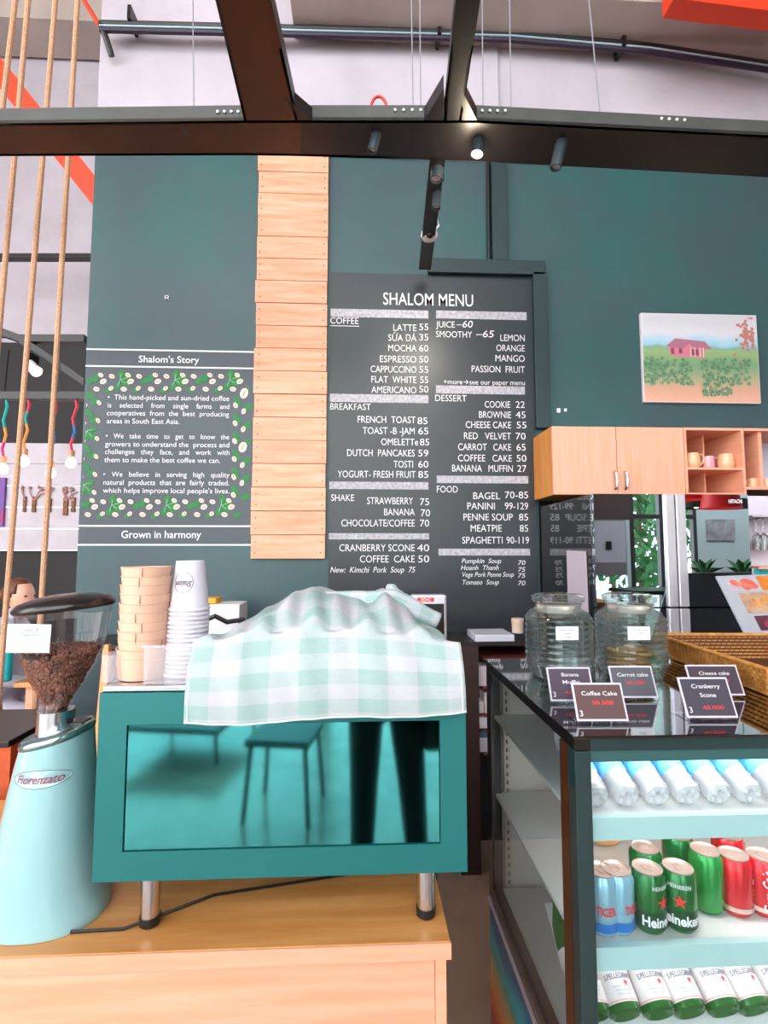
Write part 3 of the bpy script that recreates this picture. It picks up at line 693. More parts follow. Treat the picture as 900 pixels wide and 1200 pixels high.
# tilt the top ring: right side higher
top = brings[-1]; cxm = sum(p.x for p in top)/len(top); zt4 = top[0].z
for p in top: p.z += (p.x-cxm)*.22
vr = [[gm.bm.verts.new(p) for p in r] for r in brings]
for a, b in zip(vr, vr[1:]):
    for k in range(40): gm.bm.faces.new((a[k], a[(k+1)%40], b[(k+1)%40], b[k]))
gm.bm.faces.new(vr[0][::-1]); gm.bm.faces.new(vr[-1])
gm.build('body', M_mint, gr, smooth=60)
# chrome collar plate following the tilt
cm_ = MB()
def ringt(s, dz): return [Vector((cxm+(p.x-cxm)*s, GY+(p.y-GY)*s, p.z+dz)) for p in top]
rs = [ringt(1.0,.0006), ringt(1.03,.004), ringt(1.02,.012), ringt(.93,.018), ringt(.6,.019)]
vr = [[cm_.bm.verts.new(p) for p in r] for r in rs]
for a, b in zip(vr, vr[1:]):
    for k in range(40): cm_.bm.faces.new((a[k], a[(k+1)%40], b[(k+1)%40], b[k]))
cm_.bm.faces.new(vr[0][::-1]); cm_.bm.faces.new(vr[-1])
cm_.build('collar', mat('chrome_teal_collar', (150,176,180), .18, metal=.9), gr, smooth=60)
hx = P(66,835,GY).x
zc1 = P(66,861,GY).z; zc2 = P(66,833,GY).z
MB().lathe([(.036,zc1),(.036,zc2+.004),(.033,zc2+.006)], c=(hx,GY,0), n=28).build('neck_ring', M_chrome, gr)
# adjustment lever to the right
MB().box(hx+.04, hx+.066, GY-.02, GY+.02, zc1+.012, zc1+.03).build('adjuster_block', M_blackpl, gr, smooth=0, bevel=.003)
# hopper
zl = P(76,712,GY).z
def hop(y): return P(70,y,GY).z
hp = [(.024,zc2+.006),(.032,hop(818)),(.052,hop(800)),(.070,hop(780)),(.083,hop(762)),(.089,hop(745)),(.093,hop(722)),(.095,zl)]
hcx = P(76,720,GY).x
def hlathe(prof, shrink=0, capb=False, capt=False, n=48):
    mb = MB(); rings = []
    for r, z in prof:
        f = (z-zc2)/(zl-zc2); cx = hx+(hcx-hx)*min(1,max(0,f))
        rings.append([mb.bm.verts.new((cx+(r-shrink)*math.cos(2*PI*k/n), GY+(r-shrink)*.86*math.sin(2*PI*k/n), z)) for k in range(n)])
    for a, b in zip(rings, rings[1:]):
        for k in range(n): mb.bm.faces.new((a[k], a[(k+1)%n], b[(k+1)%n], b[k]))
    if capb: mb.bm.faces.new(rings[0][::-1])
    if capt: mb.bm.faces.new(rings[-1])
    return mb
hlathe(hp).build('hopper', M_glassbowl, gr, smooth=60)
bp_ = hp[:5]; ins = .0065
core = hlathe([(r,z) for r,z in bp_], .008, True, True).build('bean_mass', M_beancore, gr)
# individual-looking beans on the outer face and the top of the heap
bm_ = MB(); rb = random.Random(5)
def rad(z):
    for (r0,z0_),(r1,z1_) in zip(hp, hp[1:]):
        if z <= z1_: return r0+(r1-r0)*(z-z0_)/(z1_-z0_)
    return hp[-1][0]
for i in range(1300):
    z = zc2+.008+(hop(758)-zc2-.008)*rb.random()**.7; a = rb.uniform(-PI, 0.0)
    top_lim = hop(764)+.012*math.cos(a*1.0)
    if z > top_lim: continue
    f = (z-zc2)/(zl-zc2); cx = hx+(hcx-hx)*f; r = rad(z)-.0058
    c = Vector((cx+r*math.cos(a), GY+r*.86*math.sin(a), z))
    M = Matrix.Translation(c) @ Euler((rb.uniform(0,6),rb.uniform(0,6),rb.uniform(0,6))).to_matrix().to_4x4()
    bm_.ball((0,0,0), .0056, 7, 5, (1,.72,.55), M)
for i in range(500):
    a = rb.uniform(0,2*PI); q = math.sqrt(rb.random())*.074
    c = Vector((hcx-.002+q*math.cos(a), GY+q*.86*math.sin(a), hop(763)+.006+.008*(1-q/.076)))
    M = Matrix.Translation(c) @ Euler((rb.uniform(0,6),rb.uniform(0,6),rb.uniform(0,6))).to_matrix().to_4x4()
    bm_.ball((0,0,0), .0056, 7, 5, (1,.72,.55), M)
stuff(bm_.build('coffee_beans', M_bean, gr))
ld = MB(); n = 48; rings = []
for r, dz in ((.096,-.004),(.1005,.0),(.1005,.006),(.092,.016),(.06,.026),(.03,.030)):
    rings.append([ld.bm.verts.new((hcx+r*math.cos(2*PI*k/n), GY+r*.88*math.sin(2*PI*k/n), zl+dz+.10*.10*math.cos(2*PI*k/n)*r/.1)) for k in range(n)])
for a, b in zip(rings, rings[1:]):
    for k in range(n): ld.bm.faces.new((a[k], a[(k+1)%n], b[(k+1)%n], b[k]))
ld.bm.faces.new(rings[0][::-1]); ld.bm.faces.new(rings[-1])
ld.build('lid', mat('black_glossy_lid', (22,16,14), .28, coat=.25), gr, smooth=60)
# oval badge on the body
def onbody(px, py, off=.001):
    # front surface of the superellipse body at this sight line
    z = P(px,py,GY-.08).z
    best = None
    for i in range(len(rows)-1):
        z0_, z1_ = brings[i][0].z, P(50,rows[i+1][0],GY).z
        if z0_ <= z <= z1_+.002: best = (i, (z-z0_)/(z1_-z0_)); break
    if best is None: best = (len(rows)-2, 1)
    i, f = best; e = 2.3
    def par(r): xs = [p.x for p in r]; ys = [p.y for p in r]; return (max(xs)+min(xs))/2, (max(xs)-min(xs))/2, (max(ys)-min(ys))/2
    A, B = par(brings[i]), par(brings[i+1]); cx, rx, ry = [a+(b-a)*f for a, b in zip(A, B)]
    x = P(px,py,GY-.08).x; q = max(0, 1-abs((x-cx)/rx)**e)**(1/e); y = GY-ry*q-off
    return Vector((x, y, z))
bd = MB(); c = [onbody(44+31*math.cos(2*PI*k/28), 914.5+10.5*math.sin(2*PI*k/28)-math.cos(2*PI*k/28)*1.2, .0012) for k in range(28)]
cen = bd.bm.verts.new(onbody(44,914.5,.0018)); vs = [bd.bm.verts.new(p) for p in c]
for k in range(28): bd.bm.faces.new((cen, vs[k], vs[(k+1)%28]))
badge = bd.build('oval_badge', mat('badge_mint', (178,210,210), .3), gr)
MB().tube(c+[c[0]], .0007, 5).build('badge_ring', mat('badge_ring_teal', (96,120,128), .4), badge)
m_ = MB(); put_text(m_, 'Fiorenzato', lambda x, y: onbody(44+x*1000, 919-y*1000-x*20, .0026), .0105, 'C', .052, .008, shear=.35)
m_.build('badge_lettering', mat('maroon_print', (150,60,92), .5), badge, smooth=0)
# card on the hopper
cx_, cyy = P(34,748,GY-.09), 0
t = thing('info_card', 'white printed bean card taped to the grinder hopper', 'card', P(34,765,GY-.095))
M_c = MB().prism([P(9,731,GY-.095), P(60,732,GY-.095), P(57.5,765,GY-.093), P(6.5,765,GY-.093)], (0,.0012,0)).build('sheet', M_paper, t, smooth=0)
m_ = MB(); Yc = GY-.0962
wt(m_, 'A Fragrant and full bodied coffee from', 12, 750, 2.0, 'L', 43, .0, Yc); wt(m_, 'the highlands of selected regions', 12, 753.2, 2.0, 'L', 43, .0, Yc); wt(m_, 'where climate nurtures, sweetness', 12, 756.2, 2.0, 'L', 43, .0, Yc); wt(m_, 'aroma, taste and acidity deep in', 11, 759.4, 2.0, 'L', 43, .0, Yc); wt(m_, 'every single cup', 10, 762.4, 2.0, 'L', 24, .0, Yc)
wt(m_, 'mo 3', 29, 740, 4, 'L', 14, .0, Yc)
m_.build('print', M_ink, t, smooth=0)
m_ = MB(); wt(m_, 'Dalat High', 25, 745.6, 2.8, 'L', 19, .02, Yc); m_.build('title_print', mat('teal_print', (30,160,150), .5), t, smooth=0)

# ------------------------------------------------------------------ upper cabinets
KY = WY/1.118; 
kz1, kz0 = P(720,500,KY).z, P(720,580,KY).z
kx0, kx1 = P(648,540,KY).x, P(802,540,KY).x
cb = thing('wall_cabinet', 'pale wood two-door wall cabinet with curved steel handles', 'cabinet', ((kx0+kx1)/2, WY-.16, kz0))
MB().box(kx0, kx1, KY+.018, WY-.001, kz0, kz1).build('body', M_woodin, cb, smooth=0)
xm = P(723,540,KY).x
for a, b, hxp in ((kx0, xm-.002, 720), (xm+.002, kx1, 732)):
    d_ = MB().box(a, b, KY, KY+.017, kz0+.001, kz1-.001).build('door', M_woodv, cb, smooth=0, bevel=.0015)
    c = P(hxp,563,KY)
    MB().tube([c+Vector((0,-.001,.045)), c+Vector((0,-.022,.034)), c+Vector((0,-.028,0)), c+Vector((0,-.022,-.034)), c+Vector((0,-.001,-.045))], [.008,.007,.0075,.007,.008], 8).build('handle', M_chrome, d_)
ox1 = P(873,540,KY).x
us = thing('open_shelf_unit', 'open pale wood shelf unit with a middle shelf beside the cabinet', 'shelf', ((kx1+ox1)/2, WY-.16, kz0))
a = kx1+.002; Tm = .014
m_ = MB(); m_.box(a, ox1, KY, WY-.001, kz1-Tm, kz1).build('top_board', M_wood, us, smooth=0)
MB().box(a, ox1, KY, WY-.001, kz0, kz0+Tm).build('bottom_board', M_wood, us, smooth=0)
zs = P(830,549,KY).z
MB().box(a+Tm, ox1-Tm, KY+.001, WY-.012, zs-.006, zs+.006).build('shelf', M_wood, us, smooth=0)
MB().box(a, a+Tm, KY, WY-.001, kz0+Tm, kz1-Tm).build('side_board', M_wood, us, smooth=0); MB().box(ox1-Tm, ox1, KY, WY-.001, kz0+Tm, kz1-Tm).build('side_board', M_wood, us, smooth=0)
MB().box(a+Tm, ox1-Tm, WY-.011, WY-.001, kz0+Tm, kz1-Tm).build('back_board', M_woodin, us, smooth=0)
xd = P(828,540,KY+.1).x; 
for q0, q1 in ((kz0+Tm, zs-.006),(zs+.006, kz1-Tm)): MB().box(xd-.003, xd+.003, KY+.12, WY-.012, q0, q1).build('divider', M_wood, us, smooth=0)
M_mugp = mat('peach_glaze', (238,180,138), .2, coat=.4); M_mugpink = mat('pink_glaze', (240,176,186), .2, coat=.4)
def mug(px, Y, m, label, flip=1):
    c = P(px, 548, Y); c = Vector((c.x, Y, zs+.0065)); t = thing('mug', label, 'mug', c, 'mugs on the open shelf')
    h = .083
    MB().lathe([(.030,0),(.036,.006),(.042,.03),(.038,.06),(.034,h),(.031,h),(.035,.06),(.038,.03),(.03,.006),(0,.006)], c=c, n=24, capt=False).build('mug_body', m, t)
    MB().tube([c+Vector((flip*x,-.008,z)) for x, z in ((.034,.074),(.054,.077),(.063,.060),(.056,.035),(.038,.016))], [.006,.0055,.0055,.0055,.006], 8).build('handle', m, t)
mug(811, KY+.055, M_mugp, 'peach mug at the left end of the open shelf'); mug(829, KY+.15, M_mugpink, 'pink mug between the two peach mugs') ; mug(851, KY+.07, M_mugp, 'peach mug at the right of the open shelf')
# glazed end unit at right edge
ox2 = P(960,540,KY).x
gu = thing('corner_shelf_unit', 'pale wood end shelf unit at the right edge with lilac backing', 'shelf', ((ox1+ox2)/2, WY-.16, kz0))
M_lil = mat('lilac_backing', (206,204,222), .5)
a = ox1+.002
MB().box(a, ox2, KY, WY-.001, kz1-Tm, kz1).build('top_board', M_wood, gu, smooth=0)
zg = P(885,572,KY).z
MB().box(a, ox2, KY, WY-.001, zg-.008, zg+.008).build('shelf', M_wood, gu, smooth=0)
MB().box(a, ox2, WY-.012, WY-.001, zg+.008, kz1-Tm).build('back_board', M_lil, gu, smooth=0)
x = P(893,540,KY).x; MB().box(x, x+.02, KY+.02, WY-.013, zg+.008, kz1-Tm).build('divider', M_wood, gu, smooth=0)
for px in (882, 898):
    c = P(px,571,KY+.06); c = Vector((c.x, KY+.06, zg+.0085))
    t = thing('mug', 'peach mug on the end shelf unit, %s' % ('beside the open shelf' if px < 890 else 'at the picture edge'), 'mug', c, 'mugs on the end shelf')
    MB().lathe([(.022,0),(.026,.05),(.024,.05),(.020,.004),(0,.004)], c=c, n=20, capt=False).build('mug_body', M_mugp, t)
    MB().tube([c+Vector((x_,-.004,z)) for x_, z in ((-.024,.044),(-.036,.038),(-.036,.02),(-.023,.012))], .003, 6).build('handle', M_mugp, t)

# picture
PY = WY-.004
pf = thing('landscape_picture', 'framed canvas photo of a pink farmhouse in a coffee field above the cabinets', 'picture', (P(822,472,PY).x, WY, P(822,472,PY).z))
a, b = P(753,471,PY), P(890,367,PY)
px0, px1, pz0, pz1 = P(753,420,PY-.02).x, P(889,420,PY-.02).x, P(822,472,PY-.02).z, P(822,368,PY-.02).z
MB().box(px0, px1, PY-.02, WY-.001, pz0, pz1).build('canvas_block', mat('canvas_edge', (228,220,226), .6), pf, smooth=0, bevel=.002)
def landscape():
    m = bpy.data.materials.new('landscape_print'); m.use_nodes = True; n = m.node_tree.nodes; L = m.node_tree.links; b = n['Principled BSDF']; b.inputs['Roughness'].default_value = .35
    uv = n.new('ShaderNodeUVMap'); sp = n.new('ShaderNodeSeparateXYZ'); L.new(uv.outputs[0], sp.inputs[0])
    nz = n.new('ShaderNodeTexNoise'); nz.inputs['Scale'].default_value = 5; nz.inputs['Detail'].default_value = 8; L.new(uv.outputs[0], nz.inputs[0])
    ma = n.new('ShaderNodeMath'); ma.operation = 'MULTIPLY_ADD'; ma.inputs[1].default_value = .16; L.new(nz.outputs[0], ma.inputs[0]); L.new(sp.outputs['Y'], ma.inputs[2])
    r = n.new('ShaderNodeValToRGB'); L.new(ma.outputs[0], r.inputs[0]); els = [(0,(226,176,150)),(.22,(214,160,136)),(.34,(170,170,130)),(.5,(120,160,120)),(.66,(150,176,120)),(.70,(130,170,150)),(.73,(150,200,220)),(.78,(176,206,222)),(.86,(214,212,220)),(1,(204,200,206))]
    e = r.color_ramp.elements; e[0].position = els[0][0]; e[0].color = lin(els[0][1]); e[1].position = 1; e[1].color = lin(els[-1][1])
    for p_, c_ in els[1:-1]: q = e.new(p_); q.color = lin(c_)
    L.new(r.outputs[0], b.inputs['Base Color']); return m
def pic(u, v, d=.0205): return Vector((px0+.004+(px1-px0-.008)*u, PY-d, pz0+.004+(pz1-pz0-.008)*v))
MB().grid(lambda u, v: pic(u, v), 2, 2).build('printed_image', landscape(), pf, smooth=0)
def pp(pts, m, name, d): MB().poly([pic(u,v,d) for u,v in pts]).build(name, m, pf, smooth=0)
pp([(.22,.62),(.24,.52),(.52,.50),(.54,.60),(.50,.66),(.26,.66)], mat('house_wall_print', (214,120,142), .5), 'house_print', .0212)
pp([(.20,.63),(.28,.72),(.54,.69),(.60,.60),(.46,.61),(.40,.66),(.34,.60)], mat('house_roof_print', (176,108,130), .5), 'roof_print', .0216)
m_h = mat('house_window_print', (130,70,92), .5)  # darker print for the farmhouse windows
for q in ([(.24,.61),(.245,.54),(.27,.54),(.27,.61)],[(.31,.61),(.31,.55),(.34,.55),(.34,.61)],[(.42,.60),(.42,.53),(.48,.53),(.48,.60)]): pp(q, m_h, 'window_print', .0214)
for u in (.41,.445,.49,.52): pp([(u,.62),(u,.51),(u+.008,.51),(u+.008,.62)], M_bean_print, 'porch_post_print', .0218)
pl = MB(); rr_ = random.Random(9)
for i in range(420):
    u, v = rr_.random(), rr_.random()**1.2*.42+.08
    cl_ = min(abs(u-.3),abs(u-.62),abs(u-.08),abs(u-.8)); 
    if cl_ > .12 or (v < .2 and abs(u-.62) > .15): continue
    s_ = .026; a = rr_.random()*6
    pl.poly([pic(min(max(u+s_*math.cos(a+k*2*PI/10)*(1 if k%2 else .35),0),1), v+s_*1.3*math.sin(a+k*2*PI/10)*(1 if k%2 else .35), .0208+i*4e-6) for k in range(10)])
stuff(pl.build('coffee_shrub_print', mat('shrub_print', (120,160,120), .5, col2=(70,116,84), scale=90), pf, smooth=0))
pl = MB()
for i in range(60):
    u, v = .93+rr_.gauss(0,.045), .78+rr_.gauss(0,.10)
    if u > .97: u = .96
    a = rr_.random()*6; s_ = .016; pl.poly([pic(min(u+s_*math.cos(a+k*2*PI/5),.985), min(v+s_*1.3*math.sin(a+k*2*PI/5),.98), .0208+i*8e-6) for k in range(5)])
stuff(pl.build('tree_print', mat('pinkish_tree_print', (190,120,110), .5), pf, smooth=0))

# ------------------------------------------------------------------ tall glossy refrigerator behind
FY = 2.2
fx0, fx1 = P(697,650,FY).x, P(880,650,FY).x; fzt = P(780,578,FY).z-.004
rf = thing('refrigerator', 'tall glossy black refrigerator with silver centre handles under the wall cabinets', 'refrigerator', ((fx0+fx1)/2, FY+.33, 0))
MB().box(fx0, fx1, FY+.03, WY-.03, 0.02, fzt).build('body', M_sideblack, rf, smooth=0, bevel=.004)
hx0, hxm, hx1 = P(780,650,FY).x, P(792,650,FY).x, P(804,650,FY).x
zsp = P(790,712,FY).z
M_silver = mat('silver_handle', (226,220,228), .3, metal=.6)
for (a, b, l) in ((fx0, hx0, 'left'), (hx1, fx1, 'right')):
    for z0_, z1_ in ((zsp+.004, fzt), (.06, zsp-.004)): MB().box(a+.002, b-.001, FY, FY+.028, z0_, z1_).build('door', M_mirror if True else M_sideblack, rf, smooth=0)
for (a, b) in ((hx0, hxm-.003), (hxm+.003, hx1)):
    for z0_, z1_ in ((zsp+.004, fzt), (.06, zsp-.004)): MB().box(a, b, FY-.012, FY+.028, z0_, z1_).build('silver_handle_strip', M_silver, rf, smooth=0, bevel=.004)
m_ = MB(); wt(m_, 'HITACHI', 854, 589.5, 4.6, 'L', 17, .03, FY-.001); m_.build('brand_lettering', M_chalk, rf, smooth=0)
# hanging paper slip on its side (faces left)
a = P(664,646,FY+.26); 
t = thing('paper_notice', 'long narrow white notice taped to the black refrigerator side', 'notice', (fx0-.002, P(664,700,FY+.25).y, P(664,740,FY+.25).z))
def onside(px, py):
    d = RM @ Vector(((px-450)/F, -(py-600)/F, -1)); return EYE + d*((fx0-.003)/d.x)
q = [onside(664,645), onside(687,646), onside(690,720), onside(666,716)]
MB().prism(q, (-.001,0,0)).build('sheet', mat('lilac_paper', (200,188,200), .6), t, smooth=0)
# black wall beneath cabinets and lower dark shelving left of fridge
struct(MB().box(P(629,600,WY).x+.01, 7.5, WY-.02, WY-.0005, 0, kz0-.005).build('wall_tiled_back', mat('black_glossy_splashback', (16,15,16), .12), smooth=0))

# low back shelving seen in the gap between machine and cooler
BSY = 2.55
sh = thing('back_shelf', 'dark back shelf rack under the menu board', 'shelf', (P(590,900,BSY).x, BSY, 0))
bxa, bxb = -1.35, P(640,800,BSY).x; zs_ = P(600,752,BSY).z
MB().box(bxa, bxb, BSY, WY-.03, zs_-.02, zs_).build('top_board', mat('dark_shelf_top', (40,34,34), .4), sh, smooth=0)
MB().box(bxa, bxb, WY-.06, WY-.035, .0, zs_-.021).build('back_board', M_black, sh, smooth=0)
for px in (553,):
    x = P(px,800,BSY).x; MB().box(x-.06, x+.035, BSY+.002, BSY+.05, 0, zs_-.021).build('post', mat('dark_brown_post', (52,32,28), .6), sh, smooth=0)
for py in (772, 806, 838, 856, 884):
    z = P(600,py,BSY).z; MB().box(P(560,800,BSY).x+.03, bxb, BSY+.01, WY-.061, z-.008, z).build('shelf_board', mat('red_brown_shelf_%d' % py, (110,46,40), .5), sh, smooth=0)
cols = [((206,190,196),(562,576,782,805)),((232,222,226),(561,568,824,837)),((220,206,200),(569,577,814,837)),((236,232,240),(560,576,842,855)),((220,214,224),(562,577,868,884)),((90,120,150),(563,572,860,869))]
bl = ['pinkish box on the upper level of the dark back rack','small white carton on the second level of the dark back rack','narrow cream carton beside the small white one on the back rack','flat white box on the third level of the dark back rack','pale box on the lowest level of the dark back rack','blue topped tin above the lowest pale box on the back rack']
lv = [806, 838, 838, 856, 884, 884]
for (c_, (x0,x1,y0,y1)), l, v in zip(cols, bl, lv):
    zb_ = P(600,v,BSY).z+.0005; h = (y1-y0)*BSY/600
    if 'blue' in l: zb_ += .068; h = .03
    m_ = MB().box(P(x0,800,BSY).x, P(x1,800,BSY).x, BSY+.03, BSY+.13, zb_, zb_+h)
    tag(m_.build('small_box', mat('box_colour_%d_%d' % (x0,y0), c_, .5), bevel=.003), l, 'box', 'boxes on the back rack')
t = MB().box(P(557,760,BSY).x, P(603,760,BSY).x, BSY-.004, BSY+.2, zs_+.0005, zs_+.035).build('pale_tray', mat('lilac_white_tray', (206,206,220), .4), bevel=.004); tag(t, 'pale flat tray on the back shelf beside the cooler corner', 'tray')
# beige sponge/box on top at (608,735)
c = P(607,752,BSY+.05); m_ = MB().lathe([(.028,0),(.03,.05),(.031,.052),(.031,.072),(.0,.074)], c=(P(607,750,BSY+.05).x, BSY+.05, zs_+.036), n=18)
tag(m_.build('cream_lidded_jar', mat('cream_lid', (214,190,170), .5)), 'small cream lidded jar on the back shelf left of the glass jars', 'jar')
# silver appliance behind the towel
t = thing('payment_terminal', 'silver framed device with a red label behind the right end of the towel', 'device', (P(508,740,BSY-.0).x, BSY+.1, zs_))
a0, a1, zz1 = P(482,720,BSY+.05).x, P(524,720,BSY+.05).x, P(505,697,BSY+.05).z
MB().box(a0, a1, BSY+.05, BSY+.12, zs_+.001, zz1).build('housing', M_silver, t, smooth=0, bevel=.012)
MB().box(a0+.012, a1-.016, BSY+.046, BSY+.0495, zs_+.03, zz1-.045).build('dark_window', M_blackpl, t, smooth=0)
MB().box(a0+.03, a0+.115, BSY+.046, BSY+.0495, zz1-.034, zz1-.014).build('red_label', M_redink, t, smooth=0)
m_ = MB(); put_text(m_, 'EDC', lambda x, y: Vector((a0+.073+x, BSY+.045, zz1-.030+y)), .012, 'C', .05, .02); m_.build('label_lettering', M_white, t, smooth=0)
# boxes behind cups
t = MB().box(P(243,735,BSY).x, P(279,735,BSY).x, BSY+.02, BSY+.2, zs_+.001, P(260,709,BSY).z).build('white_carton', M_white, bevel=.004); tag(t, 'white carton on the back shelf behind the paper cups', 'box')
t = MB().box(P(235,709,BSY).x, P(250,709,BSY).x, BSY+.05, BSY+.15, P(260,709,BSY).z+.001, P(260,702,BSY).z).build('yellow_box', mat('mustard', (224,160,40), .5), bevel=.004); tag(t, 'small mustard box resting on the white carton', 'box')
t = MB().tube([P(238,728,BSY-.05), P(252,722,BSY-.07), P(266,729,BSY-.05), P(285,726,BSY-.02), P(290,735,BSY+.01)], .012, 8).build('black_handle', M_blackpl); tag(t, 'black looped cable in front of the white carton', 'cable')

# ------------------------------------------------------------------ display cooler
DY = 1.0; DB = 1.70
dz1 = P(672,862,DY).z
dx0 = P(673,862,DY).x; dx1 = dx0+1.05
dc = thing('display_cooler', 'black framed glass display cooler stocked with cold drinks', 'display cooler', ((dx0+dx1)/2, (DY+DB)/2, 0))
zb_ = .56
zside = P(575,1030,DB).z
pw = .032
# vertical posts
for (x, y, m) in ((dx0, DY, M_frteal), (dx0, DB-.05, M_frblack), (dx1-pw, DY, M_frteal), (dx1-pw, DB-.05, M_frblack)):
    MB().box(x, x+pw, y, y+(.035 if y == DY else .05), .30, dz1-.03).build('post', m, dc, smooth=0, bevel=.002)
MB().box(dx0-.001, dx0+.006, DY+.036, DY+.075, .30, dz1-.031).build('brown_inner_post', mat('brown_gloss_post', (70,38,18), .25, coat=.4), dc, smooth=0)
for x in (dx0, dx1-.03):
    MB().box(x, x+.03, DY+.001, DB, dz1-.028, dz1-.0065).build('top_side_rail', M_frblack, dc, smooth=0)
    MB().box(x, x+.03, DY+.036, DB-.051, zside-.05, zside-.0).build('lower_side_rail', mat('dark_bronze_rail%d' % (x*10), (60,46,42), .3, coat=.3), dc, smooth=0)
MB().box(dx0+.0305, dx1-.0305, DY, DY+.03, dz1-.030, dz1-.0065).build('top_front_rail', M_frteal, dc, smooth=0)
tp = MB().box(dx0-.004, dx1+.004, DY-.006, DB+.004, dz1-.006, dz1).build('glass_top', M_topglass, dc, smooth=0, bevel=.001)
MB().box(dx0+.004, dx0+.008, DY+.076, DB-.052, zside, dz1-.029).build('side_pane', M_pane, dc, smooth=0)
MB().box(dx0+pw, dx1-pw, DY+.008, DY+.012, .32, dz1-.031).build('front_pane', M_pane, dc, smooth=0)
MB().box(dx0+pw+.001, dx1-pw-.001, DY+.004, DY+.0075, dz1-.052, dz1-.031).build('pane_top_strip', mat('pane_edge_teal', (52,88,88), .3), dc, smooth=0)
# rear lining + perforated side board + base
MB().box(dx0+.04, dx1-.04, DB-.02, DB-.01, .32, dz1-.031).build('rear_lining', M_inner, dc, smooth=0)
MB().box(dx1-.012, dx1-.008, DY+.04, DB-.052, .32, dz1-.031).build('right_lining', M_inner, dc, smooth=0)
MB().box(dx0, dx1, DY+.0, DB, 0.02, .299).build('base', M_frblack, dc, smooth=0)
MB().box(dx0+.004, dx1-.004, DY+.036, DB-.052, .3, .318).build('floor_tray', M_inner, dc, smooth=0)
MB().box(dx0, dx0+.004, DY+.036, DB-.051, .30, zside-.0505).build('lower_side_panel', M_frblack, dc, smooth=0)
# shelf bracket rail with slots
br = MB().box(dx0+.045, dx0+.065, DB-.035, DB-.021, .33, dz1-.04).build('slotted_upright', mat('cream_upright', (222,206,196), .5), dc, smooth=0)
sl = MB()
for k in range(30): sl.box(dx0+.052, dx0+.057, DB-.0362, DB-.0351, .36+k*.025, .372+k*.025)
stuff(sl.build('slot', M_ink, br, smooth=0))
# shelves
SZ = [P(700,957,DY+.03).z, P(700,1107,DY+.03).z, .50]
for z in SZ:
    s_ = MB().box(dx0+.012, dx1-.034, DY+.035, DB-.04, z-.008, z).build('shelf', M_shelf, dc, smooth=0)
    MB().box(dx0+.034, dx1-.034, DY+.016, DY+.032, z-.038, z+.004).build('shelf_front_strip', mat('pale_teal_strip%d' % (z*100), (182,214,216), .3), s_, smooth=0)
    if z > .6: MB().box(dx0+.04, dx1-.05, DY+.06, DY+.09, z-.016, z-.0085).build('lamp_strip', M_led, s_, smooth=0)
MB().box(dx0+.04, dx1-.05, DY+.05, DY+.075, dz1-.046, dz1-.033).build('lamp_strip', M_led, dc, smooth=0)
for z, e in ((dz1-.05, 1.6), (SZ[0]-.02, 1.6), (SZ[1]-.02, .7)):
    area('cooler_lamp', (dx0+.45, DY+.08, z), (math.radians(25), 0, 0), .8, .03, e, (1,.95,.92))
# colour poster on the lower left side
SXp = dx0-.002
def onsd(px, py, X=SXp):
    d = RM @ Vector(((px-450)/F, -(py-600)/F, -1)); return EYE + d*(X/d.x)
def rainbow():
    m = bpy.data.materials.new('streaked_poster_print'); m.use_nodes = True; n = m.node_tree.nodes; L = m.node_tree.links; b = n['Principled BSDF']; b.inputs['Roughness'].default_value = .25
    t = n.new('ShaderNodeUVMap'); sp = n.new('ShaderNodeSeparateXYZ'); L.new(t.outputs[0], sp.inputs[0]); nz = n.new('ShaderNodeTexNoise'); nz.inputs['Scale'].default_value = 3; mp = n.new('ShaderNodeMapping'); mp.inputs['Scale'].default_value = (1,6,1); L.new(t.outputs[0], mp.inputs[0]); L.new(mp.outputs[0], nz.inputs[0])
    ma = n.new('ShaderNodeMath'); ma.operation = 'MULTIPLY_ADD'; ma.inputs[1].default_value = .25; L.new(nz.outputs[0], ma.inputs[0]); L.new(sp.outputs['Y'], ma.inputs[2]); r = n.new('ShaderNodeValToRGB'); L.new(ma.outputs[0], r.inputs[0])
    els = [(.12,(150,20,16)),(.35,(220,70,20)),(.52,(244,150,50)),(.66,(200,180,110)),(.78,(60,170,150)),(.88,(30,190,215)),(1,(20,110,160))]
    e = r.color_ramp.elements; e[0].position = .12; e[0].color = lin(els[0][1]); e[1].color = lin(els[-1][1])
    for p_, c_ in els[1:-1]: q = e.new(p_); q.color = lin(c_)
    L.new(r.outputs[0], b.inputs['Base Color']); return m
zp1 = zside-.055
MB().grid(lambda u, v: Vector((SXp, DY+.01+(DB-DY-.02)*u, .06+(zp1-.06)*v)), 4, 4).build('streaked_side_poster', rainbow(), dc, smooth=0)
MB().box(SXp-.004, SXp+.001, DY+.005, DB-.005, zp1-.004, zp1+.008).build('poster_top_strip', M_silver, dc, smooth=0)

